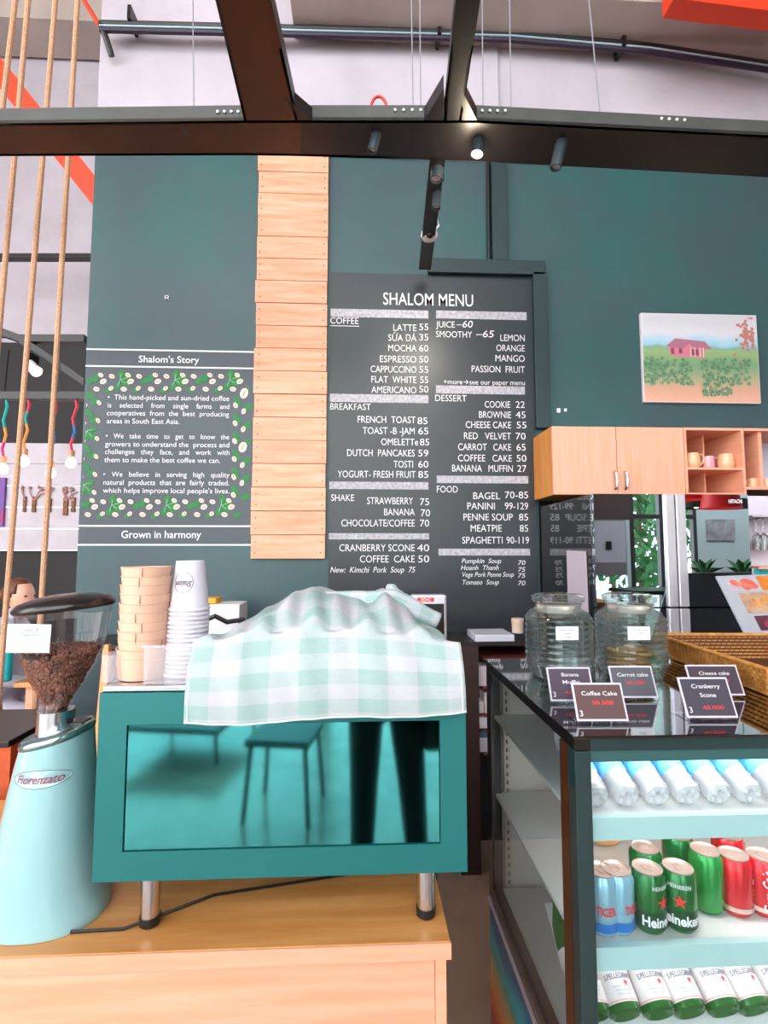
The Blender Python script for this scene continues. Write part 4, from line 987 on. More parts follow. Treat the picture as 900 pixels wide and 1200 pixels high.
# ---- cans
def lid_label(mb, *a): pass
def onr(r, z0_, a0): return lambda x, y: Vector((r*math.cos(a0+x/r), r*math.sin(a0+x/r), z0_+y))
CR = .033; CH = .117
canprof = [(.024,0),(.027,.002),(CR,.012),(CR,.102),(.0275,.112)]
M_can_g = mat('green_can', (10,110,50), .25, metal=.4, coat=.4); M_can_gd = mat('dark_green_band', (6,66,36), .3); M_can_r = mat('red_can', (214,16,34), .25, metal=.4, coat=.4); M_can_b = mat('silver_blue_can', (150,200,224), .25, metal=.4, coat=.4)
M_blue = mat('blue_print', (16,110,190), .3); M_lid = mat('aluminium_lid', (226,200,190), .3, metal=.7); M_lg = mat('lime_green_can', (30,140,60), .25, metal=.4, coat=.4)
def can(kind, label, face):
    base = {'beer': M_can_g, 'cola': M_can_r, 'tiger': M_can_b, 'tall': M_lg}[kind]
    t = thing({'beer':'beer_can','cola':'cola_can','tiger':'beer_can','tall':'soda_can'}[kind], label, 'can', (0,0,0), 'drink cans on the middle shelf')
    MB().lathe(canprof, n=28, capt=False).build('can_body', base, t)
    l = MB().lathe([(.0275,.1121),(.0285,.114),(.0285,.1155),(.0265,.1155),(.025,.1125),(0,.1128)], n=24, capb=False, capt=False).build('lid', M_lid, t)
    MB().lathe([(.006,.1135),(.006,.1147),(.009,.1147),(.009,.1135)], n=12, ex=.8, ey=1.5, capb=False, capt=False).build('pull_tab', M_lid, l)
    r = CR+.0005; w_ = MB()
    if kind == 'beer':
        put_text(w_, 'Heineken', onr(r, .020, face), .019, 'C', .085, .03)
        put_text(w_, 'HEINEKEN', onr(r, .088, face), .008, 'C', .044, .01)
        MB().lathe([(CR+.0002,.004+.008),(CR+.0002,.046)], n=28, capb=False, capt=False).build('label_band', M_can_gd, t)
        st = MB(); sv = [onr(r+.0006, .064, face)((.014 if k%2==0 else .0055)*math.cos(PI/2+k*PI/5), (.014 if k%2==0 else .0055)*math.sin(PI/2+k*PI/5)) for k in range(10)]
        c0 = st.bm.verts.new(onr(r+.0009,.064,face)(0,0)); vv = [st.bm.verts.new(p) for p in sv]
        for k in range(10): st.bm.faces.new((c0, vv[k], vv[(k+1)%10]))
        st.build('red_star', M_redink, t, smooth=0)
    elif kind == 'cola':
        k = 1
        put_text(w_, 'Coca-Cola', lambda x, y: onr(r, .056, face)(-y+.006, x), .020, 'C', .082, .01, shear=.4)
        b2 = MB(); b2.lathe([(r,.013),(r,.022)], n=28, capb=False, capt=False); b2.build('silver_band', M_lid, t)
    elif kind == 'tiger':
        put_text(w_, 'TIGER', onr(r+.0004, .045, face), .016, 'C', .04, .03)
        b2 = MB(); 
        b2.lathe([(r,.013),(r,.030)], n=28, capb=False, capt=False); b2.build('blue_band', M_blue, t)
        pass
    if kind == 'tall': w_.bm.free(); return t
    w_.build('lettering', M_redink if kind == 'tiger' else M_white, t, smooth=0)
    return t
sz = SZ[1]+.0005
FR = -PI/2-.15
spec = [('tiger',705,1.07,'pale blue beer can at the front left, cut by the cooler post',0,0),('tiger',723,1.072,'pale blue beer can standing left of the green cans',1,.75),
 ('beer',760,1.072,'green beer can right of the pale blue cans, front row',0,.55),('beer',796,1.072,'green beer can with the red star facing out, front row',0,-.35),
 ('beer',758,1.142,'green beer can behind the front row, left one',0,1.3),('beer',797,1.19,'green beer can behind the starred one',0,1.8),('tall',829,1.12,'plain bright green can between beer and cola',0,.4),
 ('cola',862,1.11,'red cola can next to the plain green can',0,1.2),('cola',895,1.105,'red cola can showing its white script',0,-.1),('cola',856,1.185,'red cola can in the back row',0,2.2)]
prot = {}
for kind, px, Y, l, _, rot in spec:
    x = P(px, 1060, Y).x
    if kind not in prot: t = can(kind, l, FR); prot[kind] = t
    else: t = dup(prot[kind], (0,0,0), l)
    t.location = (x, Y, sz); t.rotation_euler = (0,0,rot)
    if kind == 'tall': t.scale = (1,1,1.04)
# crisps / orange pack deeper on the middle shelf
for x, Y, c_, l in ((712,1.35,(240,170,110),'orange snack bag at the back left of the middle shelf'),(765,1.42,(236,160,110),'orange snack bag behind the beer cans'),(845,1.42,(240,140,100),'coral snack bag behind the cola cans')):
    m_ = MB().ball((0,0,0), .07, 14, 10, (1,.35,1.1)); o = m_.build('snack_bag', mat('bag_%d' % x, c_, .35, bump=.5, bscale=18), keep=True); o.location = (P(x,1000,Y).x, Y, sz+.078); tag(o, l, 'bag')
# ---- water bottles lying on the top shelf
def lying(name, label, group, cat):
    return thing(name, label, cat, (0,0,0), group)
M_bluelab = mat('blue_water_label', (36,120,196), .3, col2=(120,200,236), scale=18)
def water():
    t = lying('water_bottle', '', 'water bottles on the top shelf', 'bottle')
    R = .029
    MB().lathe([(.010,.004),(.020,.0),(.026,.004),(R,.016),(R*.93,.028),(R,.034),(R*.93,.044),(R,.05),(R,.09),(R*.97,.10),(R,.14),(.024,.165),(.013,.19),(.0125,.205)], n=20).build('bottle_wall', M_petw, t)
    MB().lathe([(R+.0006,.050),(R+.0006,.125)], n=20, capb=False, capt=False).build('label', M_bluelab, t)
    f = MB()
    for k in range(5):
        a = 2*PI*k/5; f.ball((.016*math.cos(a), .016*math.sin(a), .006), .0085, 8, 6, (1,1,1.1))
    f.build('petal_base', M_petw, t)
    MB().lathe([(.0145,.200),(.0145,.215)], n=16).build('cap', M_blue, t)
    return t
M_petw = mat('clear_pet', (.93,.92,.96), .08, trans=.35, alpha=.5, spec=.8)
wb = None
names = ['first','second','third','fourth','fifth','sixth','seventh','eighth']
TL = math.radians(-66)
for k in range(8):
    px = 700+k*36.2; Yb_ = 1.058; x = P(px, 940, Yb_).x
    l = 'clear blue-labelled water bottle lying on the top shelf, %s from the cooler post' % ('nearest' if k == 0 else names[k])
    if wb is None: wb = water(); wb['label'] = l; t = wb
    else: t = dup(wb, (0,0,0), l)
    t.location = (x, Yb_, SZ[0]+.020); t.rotation_euler = (TL, 0, random.uniform(.03,.08))
# ---- sparkling water glass bottles on the lower shelf
M_grglass = mat('green_bottle_glass', (40,120,50), .08, trans=.4, alpha=.9); M_labw = mat('white_label', (206,200,202), .5)
def spark():
    t = lying('sparkling_bottle', '', 'green bottles on the lower shelf', 'bottle'); R = .034
    MB().lathe([(.0,.010),(.02,.008),(.028,0),(.033,.004),(R,.012),(R,.13),(.030,.16),(.014,.20),(.013,.25)], n=24).build('bottle_wall', M_grglass, t)
    r = R+.0006
    MB().lathe([(r,.014),(r,.11)], n=24, capb=False, capt=False).build('label', M_labw, t)
    MB().lathe([(r+.0004,.016),(r+.0004,.018)], n=24, capb=False, capt=False).build('label_stripe', mat('pink_stripe', (220,150,150), .5), t)
    w_ = MB(); put_text(w_, 'S.PELLEGRINO', onr(r+.0006, .050, -PI/2), .009, 'C', .062, .01)
    w_.build('lettering', mat('navy_print', (60,70,110), .5), t, smooth=0)
    st = MB(); sv = [onr(r+.0008, .043, -PI/2+.3)((.006 if k%2==0 else .0026)*math.cos(PI/2+k*PI/5), (.006 if k%2==0 else .0026)*math.sin(PI/2+k*PI/5)) for k in range(10)]
    c0 = st.bm.verts.new(onr(r+.001,.043,-PI/2+.3)(0,0)); vv = [st.bm.verts.new(p) for p in sv]
    for k in range(10): st.bm.faces.new((c0, vv[k], vv[(k+1)%10]))
    st.build('red_star', M_redink, t, smooth=0)
    w_ = MB(); 
    for k in range(3): put_text(w_, 'MINERAL WATER', onr(r+.0006, .036-k*.006, -PI/2), .0035, 'C', .04-.006*k)
    w_.build('small_print', mat('grey_print', (150,160,170), .5), t, smooth=0)
    return t
sb = None
zsb = P(735,1189,1.08).z
for k, px in enumerate((696,732,772,808,848,884,922)):
    x = P(px, 1180, 1.08).x; l = 'green sparkling water bottle on the lower shelf, %s from the cooler post' % ('nearest' if k == 0 else names[k])
    if sb is None: sb = spark(); sb['label'] = l; t = sb
    else: t = dup(sb, (0,0,0), l)
    t.location = (x, 1.075, zsb); t.rotation_euler = (math.radians(-56), 0, .06 if k % 2 else .04)
stz = zsb-.045
# their sloped rack shelf
m_ = MB().box(dx0+.034, dx1-.034, 0, .30, -.006, 0, Matrix.Translation((0,1.035,zsb-.085)) @ Matrix.Rotation(math.radians(34),4,'X')); m_.build('sloped_rack', M_shelf, dc, smooth=0)

# ------------------------------------------------------------------ glass jars
def jar(px, label, cookies=False):
    JY = 1.47; c = Vector((P(px,760,JY).x, JY, dz1+.001)); t = thing('glass_jar', label, 'jar', c, None)
    H = P(px,709,JY).z-dz1; R = .086
    out = [(.05,0),(R*.86,.004),(R*.98,.03)]
    zz_ = .035
    while zz_ < H*.80: out += [(R*1.0,zz_),(R*1.02,zz_+.005),(R*.98,zz_+.011)]; zz_ += .017
    out += [(R*.97,H*.83),(R*.86,H*.91),(R*.68,H*.96),(R*.66,H),(R*.72,H+.003)]
    inn = [(r-.004, max(z,.007)) for r, z in out][::-1]
    MB().lathe(out+inn, c=c, n=48, sq=3.2, capb=True, capt=True).build('jar_wall', M_jarwall, t, smooth=50)
    l = MB().lathe([(R*.72,H+.004),(R*.84,H+.012),(R*.86,H+.026),(R*.70,H+.032),(R*.45,H+.034)], c=c, n=40).build('glass_lid', M_jarwall, t, smooth=50)
    MB().lathe([(R*.68,H-.02),(R*.68,H+.002),(R*.67,H+.002),(R*.67,H-.02)], c=c, n=40, capb=False, capt=False).build('seal_ring', mat('clouded_seal%d' % px, (230,214,206), .4), t)
    yb_ = JY-R*1.06-.001; cz_ = P(px+10,742,yb_)
    m_ = MB().box(cz_.x-.032, cz_.x+.03, yb_-.001, yb_, cz_.z-.018, cz_.z+.018).build('label_sticker', M_paper, t, smooth=0)
    w_ = MB()
    for i, s in enumerate(('Ginger Bread','Cookies','25,000') if not cookies else ('Choco chip Cookie','22,000')): put_text(w_, s, lambda x, y: Vector((cz_.x-.001+x, yb_-.0016, cz_.z+.007-i*.010+y)), .005, 'C')
    w_.build('label_print', mat('blue_ink%d' % px, (70,80,150), .5), m_, smooth=0)
    return c
c1 = jar(655, 'ribbed square glass jar on the cooler, beside the menu board, empty')
c2 = jar(739, 'ribbed square glass jar holding cookies on the cooler', True)
M_cookie = mat('baked_cookie', (240,190,140), .8, var=.3, scale=60, bump=.6, bscale=90)
ck = None
for k in range(12):
    z = c2.z+.008+ .012*(k//2)*1.0 + (.0 if k % 2 else .002); dx = (-.035 if k % 2 else .02)+random.uniform(-.006,.006)
    l = 'round cookie in the jar, layer %s from the bottom, %s side' % (['one','two','three','four','five','six'][k//2], 'left' if k % 2 else 'right')
    if ck is None: ck = MB().lathe([(.012,0),(.031,.001),(.034,.005),(.029,.0095),(.012,.0105)], n=20).build('cookie', M_cookie, keep=True); o = ck
    else: o = ck.copy(); C.objects.link(o)
    tag(o, l, 'cookie', 'cookies in the glass jar'); o.location = (c2.x+dx-.005, c2.y-.005+random.uniform(-.01,.01), z); o.rotation_euler = (random.uniform(-.04,.04), random.uniform(-.04,.04), k)

# ------------------------------------------------------------------ price cards in acrylic stands
def card(xl_, yt, xr_, yb_, Y, title, price, label, col=M_cardbr):
    w_ = (xr_-xl_)*Y/F; pc_ = P((xl_+xr_)/2, yb_, Y); c = Vector((pc_.x, Y, dz1+.0005))
    t = thing('price_card', label, 'price card', c, 'price cards on the cooler'); t.rotation_euler.z = -.04
    OFF[t.name] = Vector((0,0,0))
    tl = math.radians(24); Mx = Matrix.Translation((0,0,.006)) @ Matrix.Rotation(-tl,4,'X'); h = (yb_-yt)*Y/F/math.cos(tl)*.98
    MB().box(-w_/2, w_/2, 0, .002, 0, h, Mx).build('acrylic_front', M_cardwhite, t, smooth=0)
    MB().box(-w_/2, w_/2, .0, .055, 0, .002).build('acrylic_foot', M_acryl, t, smooth=0)
    MB().box(-w_/2, w_/2, 0, .002, 0, h*.9, Matrix.Translation((0,.055,.002)) @ Matrix.Rotation(math.radians(5),4,'X')).build('acrylic_rear_leg', M_acryl, t, smooth=0)
    s_ = MB().box(-w_/2+.004, w_/2-.004, -.0012, -.0002, .004, h-.004, Mx).build('card', col, t, smooth=0)
    def fn(ox, oz): return lambda x, y: Mx @ Vector((ox+x, -.0018, oz+y))
    lt_ = MB(); n_ = len(title)
    for i, s in enumerate(title): put_text(lt_, s, fn(.002, h*(.66 if n_ == 1 else .72-.22*i)), .0088, 'C', min(w_*.82, len(s)*.0068), .003)
    lt_.build('title_lettering', M_chalk, s_, smooth=0)
    lt_ = MB(); put_text(lt_, price, fn(.006, h*(.42 if n_ == 1 else .20)), .0078, 'C', w_*.42, .006); lt_.build('price_lettering', M_redink, s_, smooth=0)
    lt_ = MB(); put_text(lt_, 'o' if title[0][:3] == 'Car' else '3', fn(-w_*.40, h*.12), .012, 'C', None, .004); lt_.build('corner_mark', M_chalk, s_, smooth=0)
card(677,812,737,852,1.06,['Coffee Cake'],'50.000','brown Coffee Cake price card in clear stand, at the front edge')
card(806,807,866,850,1.07,['Cranberry','Scone'],'40.000','dark Cranberry Scone price card in clear stand, at the front edge', mat('dark_card', (60,54,68), .6))
card(646,790,698,826,1.20,['Banana','Muffin'],'45.000','violet-brown Banana Muffin price card below the empty jar', mat('violet_card', (78,62,80), .6))
card(720,786,772,820,1.22,['Carrot cake'],'65.000','grey Carrot cake price card below the cookie jar', mat('grey_card', (86,84,92), .6))
card(812,785,874,818,1.23,['Cheese cake'],'55.000','dark Cheese cake price card in front of the wicker basket', mat('dark_card2', (66,48,60), .6))

# ------------------------------------------------------------------ wicker basket
bc = P(866,792,1.42); bk = thing('wicker_basket', 'shallow woven wicker basket on the right of the cooler', 'basket', (1.175,1.44,dz1+.001)); OFF[bk.name] = Vector((0,0,0)); bk.rotation_euler.z = math.radians(-3)
BW, BDp, BH = .165, .215, .07
wv = MB(); st_ = MB()
def side(x0, y0, x1, y1):
    L_ = math.hypot(x1-x0, y1-y0); ux, uy = (x1-x0)/L_, (y1-y0)/L_; ang = math.atan2(uy, ux); n_ = int(L_/.016)
    for r in range(7):
        for k in range(n_):
            if (k % 2): pass
            s = (k+.5*(r % 2))*L_/n_; f = 1+.18*(r/7)
            cx, cy_ = (x0+ux*s)*f, (y0+uy*s)*f
            wv.box(-.0072,.0072,-.0022,.0022,-.0038,.0038, Matrix.Translation((cx,cy_,.006+r*.0095)) @ Matrix.Rotation(ang,4,'Z') @ Matrix.Rotation(.06,4,'Y'))
for a in ((-BW,-BDp,BW,-BDp),(BW,-BDp,BW,BDp),(BW,BDp,-BW,BDp),(-BW,BDp,-BW,-BDp)): side(*a)
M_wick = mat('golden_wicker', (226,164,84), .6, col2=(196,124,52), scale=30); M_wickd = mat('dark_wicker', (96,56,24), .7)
stuff(wv.build('woven_strands', M_wick, bk, smooth=0, bevel=0))
m_ = MB(); f = 1.19
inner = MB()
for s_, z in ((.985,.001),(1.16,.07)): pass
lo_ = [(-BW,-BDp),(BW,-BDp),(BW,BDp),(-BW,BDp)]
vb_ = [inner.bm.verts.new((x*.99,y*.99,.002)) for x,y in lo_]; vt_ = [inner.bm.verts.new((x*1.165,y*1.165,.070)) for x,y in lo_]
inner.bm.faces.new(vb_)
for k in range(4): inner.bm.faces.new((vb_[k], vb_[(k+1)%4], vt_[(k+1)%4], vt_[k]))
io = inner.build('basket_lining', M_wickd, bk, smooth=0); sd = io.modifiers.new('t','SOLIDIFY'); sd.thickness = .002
MB().tube([(x*f,y*f,.073) for x,y in lo_+lo_[:1]], .006, 8).build('rim', M_wick, bk)
MB().tube([(x*1.01,y*1.01,.005) for x,y in lo_+lo_[:1]], .005, 8).build('base_rim', M_wick, bk)

# ------------------------------------------------------------------ tilted food placard beyond the basket
tl_, bl_ = P(838,676,2.05), P(895,790,1.84)
U = (Vector((1,.18,.02))).normalized()
Dn = (bl_-tl_)
fpz = thing('food_placard', 'tilted white menu placard with pastry photographs behind the basket', 'placard', bl_)
OFF[fpz.name] = Vector(bl_)
Wd = .62
nrm = U.cross(Dn).normalized(); nrm = nrm if nrm.y < 0 else -nrm
def fpc(u, v, d=0): return tl_ + U*(Wd*u) + Dn*v + nrm*d
MB().prism([fpc(0,0),fpc(1,0),fpc(1,1),fpc(0,1)], nrm*.006).build('board', mat('placard_white', (176,180,190), .35), fpz, smooth=0)
def food(u0,u1,v0,v1,cols,nm):
    MB().grid(lambda a, b: fpc(u0+(u1-u0)*a, v0+(v1-v0)*b, .0068), 1, 1).build(nm, mat(nm+'_print', cols[0], .3, col2=cols[1], scale=16), fpz, smooth=0)
    bl__ = MB(); r_ = random.Random(int(u0*100+v0*10))
    for k in range(9):
        cu, cv, a_, b_ = r_.uniform(u0+.05,u1-.05), r_.uniform(v0+.05,v1-.05), r_.uniform(.03,.05), r_.uniform(.03,.07); an = r_.random()*3
        bl__.poly([fpc(min(max(cu+a_*math.cos(t)*math.cos(an)-b_*math.sin(t)*math.sin(an)*.6,u0),u1), min(max(cv+a_*math.cos(t)*math.sin(an)+b_*math.sin(t)*math.cos(an),v0),v1), .0072+k*.0001) for t in [2*PI*i/12 for i in range(12)]])
    bl__.build(nm+'_pieces', mat(nm+'_pieces_print', cols[2], .3, col2=cols[3], scale=30), fpz, smooth=0)
food(.05,.30,.04,.18,[(206,190,200),(180,166,180),(206,84,80),(226,140,114)],'pastry_photo')
food(.31,.95,.02,.18,[(226,130,44),(206,104,30),(230,150,60),(206,104,24)],'cheese_photo')
food(.10,.60,.20,.42,[(206,170,140),(170,120,90),(226,170,100),(200,120,54)],'pasta_photo')
food(.13,.95,.45,.60,[(110,50,70),(70,40,50),(180,70,110),(110,40,60)],'cake_photo')
# white stand under it: small side counter
sc_ = thing('side_counter', 'black side counter with white top behind the cooler carrying the placard', 'counter', (1.9, 2.0, 0))
ztc = bl_.z-.004
# ------------------------------------------------------------------ right edge shelf: glasses, tiles
RYg = 2.35
gx = P(884,640,RYg).x
t = thing('glass_rack', 'white rack panel with hanging wine glasses right of the refrigerator', 'rack', (gx+.2, RYg+.1, 0))
zgr = P(890,606,RYg).z
MB().box(gx, gx+.6, RYg+.12, RYg+.14, 0, P(890,578,RYg).z).build('panel', mat('white_lilac_panel', (222,214,228), .5), t, smooth=0)
MB().box(gx, gx+.6, RYg, RYg+.119, zgr, zgr+.008).build('rail', M_silver, t, smooth=0)
MB().box(gx, gx+.6, RYg-.02, RYg+.119, P(890,664,RYg).z-.012, P(890,664,RYg).z).build('ledge', mat('salmon_ledge', (240,180,150), .5), t, smooth=0)
wg = None
for k, px in enumerate((887, 895, 904)):
    x = P(px,630,RYg+.05).x
    l = 'upside-down wine glass hanging from the rack, %s' % ['nearest the refrigerator','middle one','at the picture edge'][k]
    if wg is None:
        wg = thing('wine_glass', l, 'glass', (0,0,0), 'hanging wine glasses'); hgt = .16
        MB().lathe([(.024,0),(.029,-.002),(.028,-.004),(.004,-.012),(.003,-.07),(.016,-.085),(.026,-.11),(.024,-.155),(.0225,-.155),(.0245,-.11),(.014,-.088),(.0,-.08)], n=20, capt=False).build('glass_bowl', M_panejar, wg); t = wg
    else: t = dup(wg, (0,0,0), l)
    t.location = (x, RYg+.05, zgr-.0005)
tb = thing('tiled_box', 'turquoise mosaic tiled box under the hanging glasses', 'tiled panel', (gx+.05, RYg, P(890,691,RYg).z))
q0, q1 = P(884,690,RYg), P(930,666,RYg)
MB().box(q0.x, q1.x, RYg+.006, RYg+.09, q0.z, q1.z).build('box_body', M_white, tb, smooth=0)
M_tile = mat('turquoise_tile', (60,196,196), .2, rnd=.3)
for i in range(6):
    for j in range(3):
        a = q0.x+.006+i*.030; z = q0.z+.006+j*.030
        if a+.027 < q1.x and z+.027 < q1.z+.01: MB().box(a, a+.027, RYg+.001, RYg+.0055, z, z+.027).build('tile', M_tile, tb, smooth=0)
t = MB().box(q0.x-.03, q0.x+.0, RYg-.01, RYg-.004, q0.z+.01, q0.z+.07).build('pink_tag', mat('pink_tag', (240,130,176), .5)); tag(t, 'small pink tag at the left of the turquoise tiles', 'tag')
# dark side counter body
cz_ = P(860,760,1.95).z
MB().box(fx1+.02, 3.2, 1.98, 2.3, 0, .98).build('cabinet_body', M_sideblack, sc_, smooth=0)

# ------------------------------------------------------------------ left background
# upper dark trusses
def beam(name, label, pts, Y, r, m=M_steel_dark, h=.05):
    t = MB()
    for (a, b) in zip(pts, pts[1:]):
        p, q = P(*a, Y), P(*b, Y); t.prism([p, q, q+Vector((0,.08,0)), p+Vector((0,.08,0))], (0,0,h))
    tag(t.build(name, m, smooth=0), label, 'beam'); return t
FYg = 4.2
beam('steel_truss', 'dark steel frame bar with a bend high behind the ropes', [(-60,390),(0,392),(22,400),(98,400)], FYg, 0, h=.06)
beam('steel_brace', 'dark diagonal steel brace running down towards the dark wall', [(22,402),(40,412),(98,452)], FYg, 0, h=.06)
beam('bulb_rail', 'black rail from which the coloured bulb cords hang', [(-90,467),(110,467)], 3.9, 0, h=.055)
beam('upper_steel_bar', 'thin dark steel bar across the grey concrete behind the ropes', [(-60,302),(112,302)], 5.3, 0, h=.05)
t = MB().tube([P(10,410,FYg), P(4,470,FYg)], .008, 6).build('drop_rod', M_steel_dark); tag(t, 'thin black rod dropping from the bent steel bar', 'rod')
t = MB().tube([P(70,405,FYg), P(70,465,FYg)], .004, 6).build('drop_rod', M_steel_grey); tag(t, 'thin pale wire dropping between two ropes', 'rod')
a = P(33,425,FYg-.1); b = P(47,440,FYg-.15); d = (b-a).normalized(); M = Matrix.Translation(a) @ d.to_track_quat('Z','Y').to_matrix().to_4x4()
t = thing('track_spotlight', 'white spotlight fixed under the diagonal brace behind the ropes', 'spotlight', a)
MB().lathe([(.03,0),(.04,.02),(.045,.13)], n=16, M=M).build('housing', M_white, t); MB().lathe([(.040,.131),(.040,.134)], n=16, M=M).build('lens', M_bulb, t)
MB().box(a.x-.01, a.x+.01, a.y-.01, a.y+.12, a.z, a.z+.09).build('stem', M_steel_dark, t, smooth=0)
# pendant bulbs
BYp = 3.9
M_cords = [mat('cord_%s' % k, c, .6) for k, c in (('teal',(24,170,160)),('red',(224,60,84)),('yellow',(236,150,70)),('blue',(60,120,190)),('magenta',(214,50,120)))]
pend = [(7,470,4,535,(0,0,2,4),'leftmost pendant bulb on a teal and magenta cord'),(33,470,29,526,(1,0,2,2),'pendant bulb on a red, teal and yellow cord beside the second rope'),(65,470,60,540,(1,2,3,2),'pendant bulb hanging lowest, behind the third rope'),(89,470,84,528,(1,1,3,1),'pendant bulb on a red and blue cord against the dark wall edge')]
for x0,y0,x1,y1,cs,l in pend:
    a, b = P(x0,y0,BYp+.03), P(x1,y1,BYp+.03); t = thing('pendant_bulb', l, 'lamp', b, 'pendant bulbs on coloured cords')
    a.z = P(50,467,3.9).z
    for k, c_ in enumerate(cs):
        p, q = a.lerp(b, k/4), a.lerp(b, (k+1)/4); mid = (p+q)/2+Vector((.012*(-1)**k,0,0)); MB().tube([p, mid, q], .010, 6).build('cord', M_cords[c_], t)
    MB().lathe([(.02,.0),(.024,-.015),(.022,-.05),(.016,-.052)], c=b, n=14).build('socket', mat('copper_socket_%d' % x0, (210,150,120), .4), t)
    MB().ball(b+Vector((0,0,-.095)), .034, 14, 10, (1,1,1.15)).build('bulb', M_bulb, t)
# tree art on white panelling
ta = MB(); TAY = 5.79
tt = thing('branch_wall_art', 'rust-brown metal tree stump cut-outs on the whitewashed panelling', 'wall art', P(60,600,TAY))
M_rust = mat('rust_brown', (150,96,60), .7, var=.4, scale=20)
for (x, w_, y0, y1) in ((29,4,582,600),(40,5,582,600),(57,7,584,600),(77,6,583,604),(86,5,583,600),(97,5,586,602)):
    p, q = P(x-w_/2,y1,TAY), P(x+w_/2,y0,TAY); s_ = MB().box(p.x,q.x,TAY-.012,TAY+.012,p.z,q.z).build('stump', M_rust, tt, smooth=0)
    b_ = MB(); rr2 = random.Random(x)
    for k in range(3):
        a0 = P(x+rr2.uniform(-1,1), y0+4, TAY-.01); an = rr2.uniform(-1.1,1.1); e_ = a0+Vector((math.sin(an)*.1,0,math.cos(an)*.10)); b_.tube([a0, e_, e_+Vector((math.sin(an+.4)*.07,0,math.cos(an+.4)*.07))], .006, 5)
        b_.ball(e_+Vector((0,0,.05)), .018, 6, 4)
    b_.build('branch', mat('pinkish_branch_%d' % x, (186,140,130), .7), s_)
p_ = P(0,590,TAY); a, b = P(-30,617,TAY), P(8,560,TAY)
ab = thing('abstract_painting', 'blue and crimson abstract painting at the left picture edge', 'painting', ((a.x+b.x)/2, TAY, a.z))
MB().box(a.x, b.x, TAY-.025, TAY+.008, a.z, b.z).build('canvas', mat('blue_red_abstract', (40,90,190), .5, col2=(190,20,60), scale=2.5), ab, smooth=0)
# seated woman
def skin_obj(name, chains, m, parent, sub=2):
    me = bpy.data.meshes.new(name); vs = []; es = []; rs = []
    idx = {}
    for ch in chains:
        prev = None
        for (p, r) in ch:
            key = tuple(round(c, 4) for c in p)
            if key not in idx: idx[key] = len(vs); vs.append(tuple(p)); rs.append(r)
            i = idx[key]
            if prev is not None and prev != i: es.append((prev, i))
            prev = i
    me.from_pydata(vs, es, []); me.materials.append(m); o = bpy.data.objects.new(name, me); C.objects.link(o); o.parent = parent
    sk = o.modifiers.new('skin', 'SKIN'); sk.use_smooth_shade = True
    d = me.skin_vertices[0].data
    for i, r in enumerate(rs): d[i].radius = (r, r) if not isinstance(r, tuple) else r; d[i].use_root = (i == 0)
    sb_ = o.modifiers.new('sub', 'SUBSURF'); sb_.levels = sub; sb_.render_levels = sub
    return o
def head(parent, c, sc, face_dir, hair_m, bun=True):
    """face_dir: unit vector in xy"""
    ang = math.atan2(face_dir[1], face_dir[0]); Mh = Matrix.Translation(c) @ Matrix.Rotation(ang,4,'Z') @ Matrix.Scale(sc,4)   # local +x = face
    m_ = MB(); 
    prof = lambda a, t: 1
    rows_ = []
    nseg, nr = 24, 18
    for i in range(nr+1):
        t = PI*i/nr; z = -.115*math.cos(t)
        ring = []
        for k in range(nseg):
            a = 2*PI*k/nseg; r = math.sin(t)
            fx = math.cos(a); x = .094*r*fx; y = .074*r*math.sin(a)
            low = max(0, -z/.115)
            y *= 1-.32*low**1.4; 
            if fx < 0: x *= 1-.45*low
            if fx > 0: x *= 1+.05*low
            # nose, brow, lips, chin
            if fx > .85:
                x += .022*math.exp(-((z+.022)/.018)**2)*(1 if abs(y) < .014 else .25) + .004*math.exp(-((z-.03)/.014)**2)+.006*math.exp(-((z+.058)/.010)**2)+.006*math.exp(-((z+.095)/.014)**2)
                x -= .006*math.exp(-((z-.006)/.012)**2)
            ring.append(m_.bm.verts.new(Mh @ Vector((x, y, z))))
        rows_.append(ring)
    for a, b in zip(rows_, rows_[1:]):
        for k in range(nseg): m_.bm.faces.new((a[k], a[(k+1)%nseg], b[(k+1)%nseg], b[k]))
    bmesh.ops.remove_doubles(m_.bm, verts=m_.bm.verts, dist=.0004)
    hd_ = m_.build('head', M_skin, parent, smooth=180)
    for s in (1,-1):
        MB().ball((-.006, s*.072, -.012), .019, 10, 8, (.7,.4,1.15), Mh).build('ear', M_skin, hd_)
        e_ = MB().ball((.082, s*.030, .006), .0095, 10, 8, (.6,1.2,.7), Mh).build('eye', M_ink, hd_)
    MB().ball((.098, 0, -.060), .012, 10, 6, (.45,1.4,.45), Mh).build('lips', mat('lip_pink', (206,110,104), .5), hd_)
    h_ = MB(); h_.ball((-.018, 0, .022), .104, 20, 14, (.98,.80,1.02), Mh)
    if bun: h_.ball((-.135, 0, .01), .045, 14, 10, (1,.9,1), Mh); h_.ball((-.10,0,-.005), .05, 12, 8, (1,.8,.9), Mh)
    # clip the hair away from the face
    inv = Mh.inverted(); kill = [v for v in h_.bm.verts if (inv @ v.co).x > .052-.9*max(0,.03-(inv @ v.co).z) and (inv @ v.co).z < .075]
    bmesh.ops.delete(h_.bm, geom=kill, context='VERTS')
    ho = h_.build('hair', hair_m, parent, smooth=180); s_ = ho.modifiers.new('t','SOLIDIFY'); s_.thickness = .006
    return hd_
WYp = 3.5
hc = P(24,699,WYp); hc.y = WYp
wm = thing('person', 'person with brown tied-back hair and pale grey top seated behind the ropes', 'person', (hc.x-.1, WYp, .45)); OFF[wm.name] = Vector((0,0,0)); wm.location = (0,0,0)
head(wm, hc, .98, (.95,-.31), M_hair)
b = hc+Vector((-.05,0,-.16))
tx = b.x-.06
